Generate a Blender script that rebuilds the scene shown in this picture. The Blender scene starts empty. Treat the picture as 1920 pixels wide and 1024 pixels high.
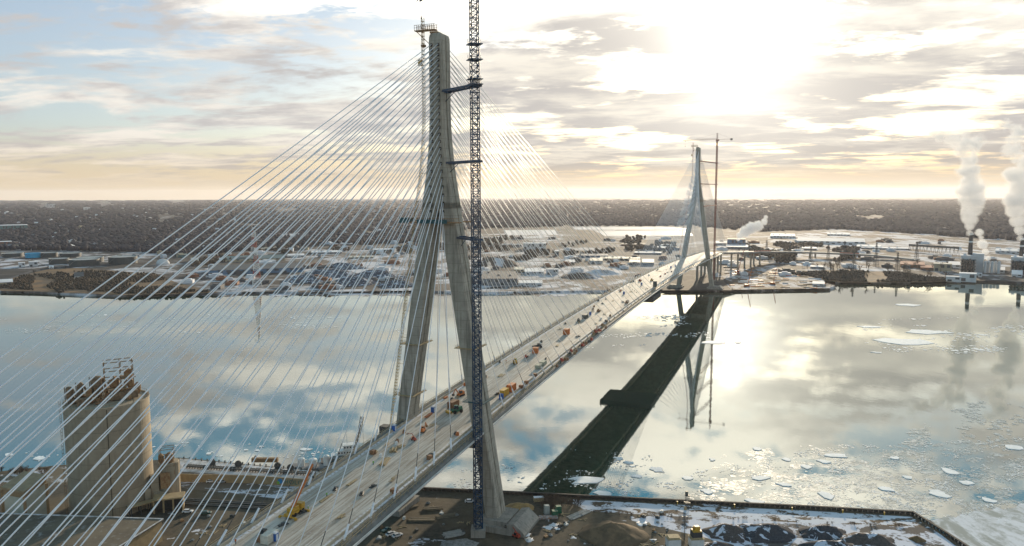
import bpy, math, random
from mathutils import Vector, Matrix, noise
R = random.Random(7)
S = bpy.context.scene
COL = S.collection
# ---------------------------------------------------------------- camera
CF, CP, CRO, CH = 1410.25, 0.1057, -0.003, 145.37          # focal (px of 1920), pitch, roll, height above the river
BX, BY, BA = -29.986, 321.98, 0.365                        # foot of the near tower on the bridge axis, azimuth of the axis
cam = bpy.data.objects.new('camera', bpy.data.cameras.new('camera'))
COL.objects.link(cam)
cam.matrix_world = Matrix.Translation((0, 0, CH)) @ Matrix.Rotation(math.pi/2-CP, 4, 'X') @ Matrix.Rotation(CRO, 4, 'Z')
cam.data.sensor_width = 36; cam.data.lens = 36*CF/1920
cam.data.clip_start = 1; cam.data.clip_end = 200000
S.camera = cam
# ---------------------------------------------------------------- render and exposure
S.view_settings.view_transform = 'Standard'; S.view_settings.look = 'None'
S.view_settings.exposure = 0.14; S.view_settings.gamma = 1
S.render.engine = 'CYCLES'
S.cycles.use_denoising = True
S.cycles.volume_bounces = 4
S.cycles.max_bounces = 8
S.cycles.transparent_max_bounces = 12
S.cycles.sample_clamp_indirect = 8
# ---------------------------------------------------------------- sun and sky
SUN_EL, SUN_AZ = math.radians(10.9), math.radians(16.4)    # azimuth to the right of +Y
sd = Vector((math.sin(SUN_AZ)*math.cos(SUN_EL), math.cos(SUN_AZ)*math.cos(SUN_EL), math.sin(SUN_EL)))
sun = bpy.data.objects.new('sun', bpy.data.lights.new('sun', 'SUN')); COL.objects.link(sun)
sun.data.energy = 5.0; sun.data.angle = math.radians(0.5); sun.data.color = (1.0, 0.82, 0.58)
sun.rotation_euler = sd.to_track_quat('Z', 'Y').to_euler()
W = bpy.data.worlds.new('World'); S.world = W; W.use_nodes = True
class NT:
    """small helper to write node trees as expressions"""
    def __init__(s, tree): s.t = tree; s.t.nodes.clear()
    def n(s, kind, ins=None, **kw):
        nd = s.t.nodes.new(kind)
        for k, v in kw.items(): setattr(nd, k, v)
        for k, v in (ins or {}).items():
            if hasattr(v, 'is_output') or isinstance(v, bpy.types.NodeSocket): s.t.links.new(v, nd.inputs[k])
            else: nd.inputs[k].default_value = v
        return nd
    def m(s, op, a, b=0.0, c=0.0, clamp=False):
        nd = s.n('ShaderNodeMath', {0: a, 1: b, 2: c}, operation=op, use_clamp=clamp); return nd.outputs[0]
    def mr(s, x, a, b, c=0.0, d=1.0, smooth=True):
        return s.n('ShaderNodeMapRange', {0: x, 1: a, 2: b, 3: c, 4: d}, interpolation_type='SMOOTHSTEP' if smooth else 'LINEAR').outputs[0]
    def mix(s, f, a, b, blend='MIX'):
        nd = s.n('ShaderNodeMix', data_type='RGBA', blend_type=blend)
        for i, v in ((0, f), (6, a), (7, b)):
            if isinstance(v, bpy.types.NodeSocket): s.t.links.new(v, nd.inputs[i])
            else: nd.inputs[i].default_value = v if i == 0 else (tuple(v)+(1,) if len(v) == 3 else v)
        return nd.outputs[2]
    def noise(s, vec, scale, detail=4, rough=0.55, dist=0.0):
        return s.n('ShaderNodeTexNoise', {'Vector': vec, 'Scale': scale, 'Detail': detail, 'Roughness': rough, 'Distortion': dist}).outputs[0]
    def vmul(s, vec, k):
        return s.n('ShaderNodeVectorMath', {0: vec, 1: k}, operation='MULTIPLY').outputs[0]
    def vadd(s, vec, k):
        return s.n('ShaderNodeVectorMath', {0: vec, 1: k}, operation='ADD').outputs[0]
w = NT(W.node_tree)
sky = w.n('ShaderNodeTexSky', sky_type='NISHITA', sun_disc=False, sun_elevation=SUN_EL, sun_rotation=SUN_AZ, altitude=150, air_density=1.0, dust_density=1.6, ozone_density=1.4)
D = w.n('ShaderNodeTexCoord').outputs['Generated']
sep = w.n('ShaderNodeSeparateXYZ', {0: D})
zc = w.m('MAXIMUM', w.m('ADD', sep.outputs[2], 0.008), 0.0)
den = w.m('ADD', zc, 0.085)
px = w.m('DIVIDE', sep.outputs[0], den); py = w.m('DIVIDE', sep.outputs[1], den)
P = w.n('ShaderNodeCombineXYZ', {0: px, 1: py, 2: 0.0}).outputs[0]
Pr = w.n('ShaderNodeVectorRotate', {0: P, 'Angle': 0.22}, rotation_type='Z_AXIS').outputs[0]
n1 = w.noise(w.vmul(Pr, (1.0, 1.35, 1)), 1.0, 8, 0.58, 0.35)
n2 = w.noise(w.vadd(w.vmul(Pr, (0.85, 1.3, 1)), (7.3, 2.1, 0)), 1.0, 8, 0.60, 0.3)
n3 = w.noise(w.vadd(w.vmul(Pr, (3.0, 4.2, 1)), (1.3, 4.1, 0)), 1.0, 6, 0.60, 0.2)
dot = w.n('ShaderNodeVectorMath', {0: D, 1: sd}, operation='DOT_PRODUCT').outputs['Value']
dotc = w.m('MAXIMUM', dot, 0.0)
g1 = w.m('POWER', dotc, 10.0); g2 = w.m('POWER', dotc, 130.0); g3 = w.m('POWER', dotc, 700.0)
sidex = w.m('DIVIDE', sep.outputs[0], w.m('MAXIMUM', sep.outputs[1], 0.2))             # -0.7 left edge .. 0.7 right edge
left = w.mr(sidex, -0.65, 0.0, 1.0, 0.0)
thr = w.m('ADD', w.m('SUBTRACT', 0.408, w.m('MULTIPLY', g1, 0.10)), w.m('MULTIPLY', left, w.mr(zc, 0.10, 0.32, 0.0, 0.12)))
thr = w.m('ADD', thr, w.mr(zc, 0.18, 0.36, 0.0, 0.035))
n4 = w.noise(w.vadd(w.vmul(Pr, (6.5, 8.0, 1)), (3.3, 9.1, 0)), 1.0, 6, 0.62, 0.3)
cov = w.m('ADD', n1, w.m('MULTIPLY', w.m('SUBTRACT', n4, 0.5), w.mr(zc, 0.10, 0.30, 0.06, 0.75)))
cov = w.m('ADD', cov, w.m('MULTIPLY', w.m('SUBTRACT', n3, 0.5), w.mr(zc, 0.10, 0.30, 0.24, 0.5)))
cover = w.mr(cov, thr, w.m('ADD', thr, 0.17))
rbias = w.m('MULTIPLY', w.m('ADD', w.mr(sidex, 0.30, 0.48, 0.0, 1.0), w.mr(zc, 0.20, 0.12, 0.0, 0.5)), w.mr(zc, 0.30, 0.24, 0.0, 0.055))
shade = w.mr(w.m('ADD', w.m('ADD', n2, rbias), w.m('MULTIPLY', w.m('SUBTRACT', n3, 0.5), 0.28)), 0.40, 0.62)
shade = w.m('MULTIPLY', shade, w.m('SUBTRACT', 1.0, w.m('MULTIPLY', w.m('POWER', dotc, 60.0), 0.55)))
low = w.mr(zc, 0.008, 0.095, 1.0, 0.0)                                             # creamy band on the horizon
lit = w.mix(low, (0.84, 0.80, 0.73), (0.76, 0.62, 0.44))
lit = w.mix(g1, lit, (0.84, 0.78, 0.67))
up = w.mr(zc, 0.15, 0.37, 1.0, 2.5)
lit = w.n('ShaderNodeVectorMath', {0: lit, 'Scale': up}, operation='SCALE').outputs[0]
dark = w.mix(low, (0.52, 0.50, 0.495), (0.50, 0.42, 0.34))
dark = w.mix(w.m('MULTIPLY', g1, 0.6), dark, (0.47, 0.44, 0.41))
cl = w.mix(w.m('MULTIPLY', shade, w.mr(low, 0.80, 1.0, 0.95, 0.20)), lit, dark)
blue = w.mix(1.0, w.vmul(sky.outputs[0], (0.11, 0.11, 0.11)), (0.92, 1.0, 1.12), 'MULTIPLY')
blue = w.mix(0.35, blue, (0.62, 0.70, 0.80))
blue = w.mix(w.mr(zc, 0.20, 0.40), blue, (0.09, 0.42, 0.66))
bg = w.mix(low, blue, (0.70, 0.56, 0.37))
colr = w.mix(w.m('MULTIPLY', cover, w.mr(low, 0.6, 1.0, 1.0, 0.45)), bg, cl)
glow = w.n('ShaderNodeVectorMath', {0: (1.0, 0.93, 0.82), 'Scale': w.m('ADD', w.m('ADD', w.m('MULTIPLY', g2, 0.42), w.m('MULTIPLY', g3, 2.2)), 0.0)}, operation='SCALE').outputs[0]
glow = w.n('ShaderNodeVectorMath', {0: glow, 'Scale': w.m('SUBTRACT', 1.0, w.m('MULTIPLY', shade, 0.55))}, operation='SCALE').outputs[0]
colr = w.n('ShaderNodeVectorMath', {0: colr, 1: glow}, operation='ADD').outputs[0]
high = w.m('MULTIPLY', w.mr(zc, 0.42, 0.75, 1.0, 0.40), w.m('SUBTRACT', 1.0, w.m('MULTIPLY', w.m('MULTIPLY', low, w.m('POWER', dotc, 9.0)), 0.30)))
bgn = w.n('ShaderNodeBackground', {'Color': w.n('ShaderNodeVectorMath', {0: colr, 'Scale': high}, operation='SCALE').outputs[0], 'Strength': 1.0})
w.t.links.new(bgn.outputs[0], w.n('ShaderNodeOutputWorld').inputs[0])

# ---------------------------------------------------------------- geometry helpers
def proj_ray(u, v):
    """direction of the sight line through a pixel of the 1920 px wide photograph"""
    u -= 960; v -= 512
    c, s = math.cos(CRO), math.sin(CRO); u, v = u*c+v*s, -u*s+v*c
    c, s = math.cos(CP), math.sin(CP); up = -v/CF
    return Vector((u/CF, c+up*s, up*c-s))
def at(u, v, z=0.0):
    r = proj_ray(u, v); k = (z-CH)/r.z
    return Vector((0, 0, CH)) + r*k
def size_at(p): return p.y/CF            # metres per photo pixel at that place (roughly)
def tag(o, label=None, cat=None, group=None, kind=None):
    if label: o['label'] = label
    if cat: o['category'] = cat
    if group: o['group'] = group
    if kind: o['kind'] = kind
    return o
def empty(name, loc, rz=0.0):
    o = bpy.data.objects.new(name, None); COL.objects.link(o); o.location = loc; o.rotation_euler = (0, 0, rz); o.empty_display_size = 0.5
    return o
class MB:
    def __init__(s): s.v = []; s.f = []
    def add(s, vs, fs):
        b = len(s.v); s.v += [tuple(p) for p in vs]; s.f += [tuple(i+b for i in f) for f in fs]; return s
    def box(s, c, d, rz=0.0, taper=1.0):
        """box standing on c (centre of its base)"""
        ca, sa = math.cos(rz), math.sin(rz); vs = []
        for k, z in ((1.0, 0), (taper, d[2])):
            for x, y in ((-1, -1), (1, -1), (1, 1), (-1, 1)):
                X, Y = x*d[0]/2*k, y*d[1]/2*k
                vs.append((c[0]+X*ca-Y*sa, c[1]+X*sa+Y*ca, c[2]+z))
        return s.add(vs, [(3, 2, 1, 0), (4, 5, 6, 7), (0, 1, 5, 4), (1, 2, 6, 5), (2, 3, 7, 6), (3, 0, 4, 7)])
    def tube(s, a, b, r, r2=None, n=6, cap=True):
        a, b = Vector(a), Vector(b); r2 = r if r2 is None else r2
        d = (b-a)
        if d.length < 1e-6: return s
        d.normalize(); x = d.orthogonal().normalized(); y = d.cross(x)
        vs = [p + (x*math.cos(2*math.pi*i/n)+y*math.sin(2*math.pi*i/n))*q for p, q in ((a, r), (b, r2)) for i in range(n)]
        fs = [(i, (i+1) % n, n+(i+1) % n, n+i) for i in range(n)]
        if cap: fs += [tuple(range(n-1, -1, -1)), tuple(range(n, 2*n))]
        return s.add(vs, fs)
    def beam(s, a, b, wd, ht):
        """rectangular bar"""
        a, b = Vector(a), Vector(b); d = (b-a).normalized()
        up = Vector((0, 0, 1)) if abs(d.z) < 0.95 else Vector((0, 1, 0))
        x = d.cross(up).normalized()*wd/2; y = x.cross(d).normalized()*ht/2
        vs = [p+i*x+j*y for p in (a, b) for i, j in ((-1, -1), (1, -1), (1, 1), (-1, 1))]
        return s.add(vs, [(3, 2, 1, 0), (4, 5, 6, 7), (0, 1, 5, 4), (1, 2, 6, 5), (2, 3, 7, 6), (3, 0, 4, 7)])
    def loft(s, rings, cap=True, closed=True):
        n = len(rings[0]); vs = [p for r in rings for p in r]; fs = []
        for k in range(len(rings)-1):
            for i in range(n if closed else n-1):
                j = (i+1) % n; fs.append((k*n+i, k*n+j, (k+1)*n+j, (k+1)*n+i))
        if cap and closed: fs += [tuple(range(n-1, -1, -1)), tuple(range((len(rings)-1)*n, len(rings)*n))]
        return s.add(vs, fs)
    def lathe(s, c, prof, n=24, cap=True):
        return s.loft([[(c[0]+r*math.cos(2*math.pi*i/n), c[1]+r*math.sin(2*math.pi*i/n), c[2]+z) for i in range(n)] for r, z in prof], cap)
    def prism(s, pts, z0, z1):
        return s.loft([[(x, y, z0) for x, y in pts], [(x, y, z1) for x, y in pts]])
    def blob(s, c, r, rnd, seg=7, rings=4, lump=0.25, flat=1.0):
        vs = []; fs = []
        ph = rnd.random()*6
        for j in range(rings+1):
            th = math.pi*j/rings
            for i in range(seg):
                a = 2*math.pi*i/seg+ph; k = r*(1+rnd.uniform(-lump, lump))
                vs.append((c[0]+k*math.sin(th)*math.cos(a), c[1]+k*math.sin(th)*math.sin(a), c[2]+k*math.cos(th)*flat))
        for j in range(rings):
            for i in range(seg):
                q = (i+1) % seg; fs.append((j*seg+i, (j+1)*seg+i, (j+1)*seg+q, j*seg+q))
        return s.add(vs, fs)
    def mast(s, x, y, z0, z1, wd, bay, r, rz=0.0, rb=None):
        """square lattice mast: four chords, struts and zig-zag braces"""
        rb = rb or r*0.6; ca, sa = math.cos(rz), math.sin(rz)
        cs = [(x+(i*ca-j*sa)*wd/2, y+(i*sa+j*ca)*wd/2) for i, j in ((-1, -1), (1, -1), (1, 1), (-1, 1))]
        for c in cs: s.tube((c[0], c[1], z0), (c[0], c[1], z1), r, n=4)
        k = max(1, round((z1-z0)/bay)); h = (z1-z0)/k
        for b in range(k):
            for q in range(4):
                A, Bc = cs[q], cs[(q+1) % 4]
                if b % 2: A, Bc = Bc, A
                s.tube((A[0], A[1], z0+b*h), (Bc[0], Bc[1], z0+(b+1)*h), rb, n=3, cap=False)
                s.tube((A[0], A[1], z0+b*h), (Bc[0], Bc[1], z0+b*h), rb, n=3, cap=False)
        return s
    def build(s, name, mat, parent=None, loc=None, rz=None, smooth=False):
        me = bpy.data.meshes.new(name); me.from_pydata(s.v, [], s.f); me.update()
        me.materials.append(mat)
        if smooth: me.polygons.foreach_set('use_smooth', [True]*len(me.polygons))
        o = bpy.data.objects.new(name, me); COL.objects.link(o)
        if parent: o.parent = parent
        if loc is not None: o.location = loc
        if rz is not None: o.rotation_euler = (0, 0, rz)
        return o
def single(name, mb, mat, loc, rz, label, cat, group=None, smooth=False):
    return tag(mb.build(name, mat, None, loc, rz, smooth), label, cat, group)
def copy_tree(o, parent=None):
    c = o.copy(); COL.objects.link(c)
    if parent: c.parent = parent
    for ch in list(o.children): copy_tree(ch, c)
    return c
# ---------------------------------------------------------------- materials
MATS = {}
def mat(name, c1, c2=None, scale=1.0, rough=0.8, metal=0.0, bump=0.0, thr=(0.35, 0.65), detail=5, sx=(1, 1, 1), c3=None, s3=None, t3=(0.55, 0.7), world=True, spec=0.5):
    if name in MATS: return MATS[name]
    m = bpy.data.materials.new(name); m.use_nodes = True; t = NT(m.node_tree)
    co = t.n('ShaderNodeNewGeometry').outputs['Position'] if world else t.n('ShaderNodeTexCoord').outputs['Object']
    v = t.vmul(co, sx); c2 = c2 or tuple(x*0.8 for x in c1)
    nz = t.noise(v, scale, detail, 0.6)
    col = t.mix(t.mr(nz, *thr), c1, c2)
    if c3: col = t.mix(t.mr(t.noise(t.vadd(v, (31, 17, 5)), s3 or scale*3, 6, 0.62), *t3), col, c3)
    b = t.n('ShaderNodeBsdfPrincipled', {'Base Color': col, 'Roughness': rough, 'Metallic': metal, 'Specular IOR Level': spec})
    if bump:
        bn = t.n('ShaderNodeBump', {'Strength': bump, 'Height': t.noise(v, scale*4, 6, 0.6)}); t.t.links.new(bn.outputs[0], b.inputs['Normal'])
    t.t.links.new(b.outputs[0], t.n('ShaderNodeOutputMaterial').inputs[0])
    MATS[name] = m; return m
def concrete(name, c1, c2, lift=4.0, stain=0.6):
    """board-marked concrete: pour joints every few metres, rain streaks"""
    if name in MATS: return MATS[name]
    m = bpy.data.materials.new(name); m.use_nodes = True; t = NT(m.node_tree)
    co = t.n('ShaderNodeNewGeometry').outputs['Position']
    a = t.noise(co, 0.22, 6, 0.65); b = t.noise(t.vmul(co, (0.75, 0.75, 0.045)), 1.0, 6, 0.65)
    col = t.mix(t.mr(a, 0.3, 0.7), c1, c2)
    col = t.mix(t.m('MULTIPLY', t.mr(b, 0.47, 0.66), stain), col, tuple(x*0.5 for x in c2))
    z = t.n('ShaderNodeSeparateXYZ', {0: co}).outputs[2]
    fr = t.m('FRACT', t.m('DIVIDE', z, lift))
    col = t.mix(t.m('MULTIPLY', t.mr(fr, 0.0, 0.06, 1.0, 0.0), 0.75), col, tuple(x*0.45 for x in c2))
    cell = t.m('FLOOR', t.m('DIVIDE', z, lift)); rnd = t.n('ShaderNodeTexWhiteNoise', {'W': cell}, noise_dimensions='1D').outputs[0]
    col = t.mix(t.m('MULTIPLY', rnd, 0.22), col, tuple(x*0.6 for x in c1))
    p = t.n('ShaderNodeBsdfPrincipled', {'Base Color': col, 'Roughness': 0.85})
    t.t.links.new(t.n('ShaderNodeBump', {'Strength': 0.25, 'Height': a}).outputs[0], p.inputs['Normal'])
    t.t.links.new(p.outputs[0], t.n('ShaderNodeOutputMaterial').inputs[0])
    MATS[name] = m; return m
M_conc = concrete('tower_concrete', (0.42, 0.39, 0.33), (0.30, 0.28, 0.235), 4.0, 0.8)
M_groove = mat('black_paint_and_shade', (0.06, 0.06, 0.06), rough=0.9)  # near-black paint, also used as painted shade inside the loading bay
M_cable = mat('cable_sheath', (0.84, 0.85, 0.87), (0.76, 0.77, 0.80), 0.3, 0.4)
M_sleeve = mat('sleeve_paint', (0.78, 0.80, 0.84), (0.68, 0.70, 0.74), 0.8, 0.4)
M_strand = mat('strand_dark', (0.05, 0.05, 0.05), rough=0.6)
M_steel = mat('dark_steel', (0.07, 0.075, 0.075), (0.04, 0.045, 0.045), 0.5, 0.6)
M_blue = mat('blue_steel', (0.015, 0.055, 0.12), (0.010, 0.028, 0.06), 0.4, 0.45)
M_red = mat('red_steel', (0.42, 0.07, 0.035), (0.30, 0.05, 0.03), 0.4, 0.5)
M_yellow = mat('yellow_paint', (0.55, 0.32, 0.03), (0.42, 0.24, 0.03), 1.5, 0.5)
M_tan = mat('tan_timber', (0.42, 0.33, 0.19), (0.30, 0.22, 0.12), 1.2, 0.8)
M_rust = mat('rusty_steel', (0.20, 0.10, 0.05), (0.30, 0.20, 0.10), 1.0, 0.8)
M_snow = mat('snow', (0.80, 0.82, 0.86), (0.66, 0.68, 0.72), 0.15, 0.75, bump=0.2)
M_teal = mat('teal_sheet', (0.02, 0.10, 0.12), (0.015, 0.07, 0.085), 0.7, 0.6)

# ---------------------------------------------------------------- land and water
def sheet(name, pts, z, m, kind='structure'):
    mb = MB(); mb.add([(x, y, z) for x, y in pts], [tuple(range(len(pts)))])
    return tag(mb.build(name, m), kind=kind)
EARTH = 7.4e6
def curve_z(x, y): return -(x*x+y*y)/(2*EARTH)
# --- water
mw = bpy.data.materials.new('river_water'); mw.use_nodes = True; t = NT(mw.node_tree)
co = t.n('ShaderNodeNewGeometry').outputs['Position']
rip = t.noise(t.vmul(co, (1, 0.6, 1)), 0.10, 4, 0.5)
rip2 = t.noise(t.vmul(co, (1, 1, 1)), 0.012, 3, 0.5)
bmp = t.n('ShaderNodeBump', {'Strength': 0.018, 'Distance': 1.0, 'Height': t.m('ADD', t.m('ADD', rip, t.m('MULTIPLY', t.noise(co, 0.6, 3, 0.5), 0.25)), t.m('MULTIPLY', rip2, 2.0))})
dif = t.n('ShaderNodeBsdfDiffuse', {'Color': (0.012, 0.042, 0.030, 1)})
glo = t.n('ShaderNodeBsdfGlossy', {'Color': (0.97, 1.0, 0.96, 1), 'Roughness': t.mr(t.noise(t.vmul(co, (0.4, 1, 1)), 0.010, 4, 0.6, 0.8), 0.44, 0.64, 0.008, 0.030), 'Normal': bmp.outputs[0]})
fre = t.n('ShaderNodeFresnel', {'IOR': 3.4, 'Normal': bmp.outputs[0]})
mx = t.n('ShaderNodeMixShader', {0: t.m('MULTIPLY', fre.outputs[0], 1.13, clamp=True), 1: dif.outputs[0], 2: glo.outputs[0]})
t.t.links.new(mx.outputs[0], t.n('ShaderNodeOutputMaterial').inputs[0])
sheet('river', [(-9000, -600), (6000, -600), (9000, 2600), (-9000, 2600)], 0.0, mw)
# --- far land: one curved sheet reaching past the horizon
shore_px = [(-400, 549), (0, 548), (60, 549), (160, 555), (240, 556), (330, 553), (520, 551), (640, 551), (750, 548), (900, 552), (1090, 549), (1240, 547), (1380, 547), (1500, 545),
            (1556, 543), (1566, 540), (1545, 533), (1580, 531), (1700, 531), (1780, 529), (1850, 530), (1925, 533), (2100, 533), (2500, 534)]
shore = [at(u, v, 0) for u, v in shore_px]
SHORE = [(-9000, 2300), (-3500, 1300)] + [(p.x, p.y) for p in shore] + [(3600, 1600), (9000, 2500)]
mg = bpy.data.materials.new('far_ground'); mg.use_nodes = True; t = NT(mg.node_tree)
co = t.n('ShaderNodeNewGeometry').outputs['Position']
sp = t.n('ShaderNodeSeparateXYZ', {0: co})
na = t.noise(t.vmul(co, (1, 1, 0)), 0.006, 8, 0.68); nb = t.noise(t.vmul(co, (1, 1, 0)), 0.0011, 5, 0.6)
ncl = t.noise(t.vmul(co, (1, 1, 0)), 0.03, 5, 0.6)
dirt = t.mix(t.mr(ncl, 0.35, 0.65), (0.050, 0.042, 0.037), (0.026, 0.025, 0.029))
snowc = t.mix(t.mr(ncl, 0.4, 0.6), (0.58, 0.58, 0.62), (0.30, 0.29, 0.30))
near = t.mr(sp.outputs[1], 1900, 3200, 1.0, 0.0)
nst = t.noise(t.vmul(co, (0.25, 1, 0)), 0.030, 6, 0.65, 0.4)
sn = t.mr(t.m('ADD', t.m('ADD', t.m('ADD', na, t.m('MULTIPLY', t.m('SUBTRACT', nst, 0.5), 0.45)), t.m('MULTIPLY', t.m('SUBTRACT', nb, 0.5), 0.35)), t.m('MULTIPLY', near, 0.06)), 0.555, 0.62)
vor = t.n('ShaderNodeTexVoronoi', {'Vector': t.vmul(co, (1, 1, 0)), 'Scale': 0.012}, feature='DISTANCE_TO_EDGE').outputs[0]
road = t.m('MULTIPLY', t.mr(vor, 0.02, 0.05, 1.0, 0.0), t.m('MULTIPLY', near, 0.8))
colg = t.mix(sn, dirt, snowc); colg = t.mix(road, colg, (0.10, 0.10, 0.105))
b = t.n('ShaderNodeBsdfPrincipled', {'Base Color': colg, 'Roughness': 0.9, 'Specular IOR Level': 0.2})
t.t.links.new(b.outputs[0], t.n('ShaderNodeOutputMaterial').inputs[0])
mb = MB(); rows = [0, 0.00015, 0.002, 0.01, 0.03, 0.06, 0.1, 0.16, 0.25, 0.4, 0.6, 0.8, 1.0, 1.3, 1.7]
rings = []
for i, (x, y) in enumerate(SHORE):
    far = Vector((x, y, 0)).normalized()*18000
    rings.append([(x+(far.x-x)*k, y+(far.y-y)*k, (3.0 if j > 0 else -0.5)+curve_z(x+(far.x-x)*k, y+(far.y-y)*k)*(k > 0.01)) for j, k in enumerate(rows)])
mb.loft(rings, closed=False)
tag(mb.build('far_ground', mg), kind='structure')
# --- near land
near_px = [(-700, 860), (-200, 886), (0, 884), (110, 872), (240, 868), (335, 858), (640, 887), (700, 905), (790, 919), (960, 927), (1240, 941), (1500, 953), (1712, 965)]
NEAR = [(at(u, v, 3).x, at(u, v, 3).y) for u, v in near_px]
corner = at(1712, 965, 3); c2 = at(1765, 998, 3); c3 = at(1830, 1040, 3)
NEAR += [(c2.x, c2.y), (c3.x, c3.y), (200, 150), (200, -500), (-1500, -500), (-1500, 300)]
mn = bpy.data.materials.new('yard_ground'); mn.use_nodes = True; t = NT(mn.node_tree)
co = t.n('ShaderNodeNewGeometry').outputs['Position']
n_a = t.noise(co, 0.045, 7, 0.62); n_b = t.noise(co, 0.5, 6, 0.65); n_c = t.noise(t.vadd(co, (50, 9, 3)), 0.028, 6, 0.62, 0.6)
c = t.mix(t.mr(n_a, 0.38, 0.62), (0.110, 0.086, 0.055), (0.050, 0.046, 0.038))
c = t.mix(t.m('MULTIPLY', t.mr(n_b, 0.35, 0.65), 0.5), c, (0.15, 0.125, 0.09))
c = t.mix(t.mr(t.m('ADD', n_c, t.m('MULTIPLY', t.m('SUBTRACT', n_b, 0.5), 0.25)), 0.60, 0.63), c, (0.60, 0.62, 0.68))
b = t.n('ShaderNodeBsdfPrincipled', {'Base Color': c, 'Roughness': 0.92, 'Specular IOR Level': 0.25})
t.t.links.new(t.n('ShaderNodeBump', {'Strength': 0.5, 'Height': n_b}).outputs[0], b.inputs['Normal'])
t.t.links.new(b.outputs[0], t.n('ShaderNodeOutputMaterial').inputs[0])
mb = MB(); mb.add([(x, y, 3) for x, y in NEAR]+[(x, y, -1) for x, y in NEAR], [tuple(range(len(NEAR)-1, -1, -1))]+[(i, (i+1) % len(NEAR), len(NEAR)+(i+1) % len(NEAR), len(NEAR)+i) for i in range(len(NEAR))])
tag(mb.build('near_ground', mn), kind='structure')

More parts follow.
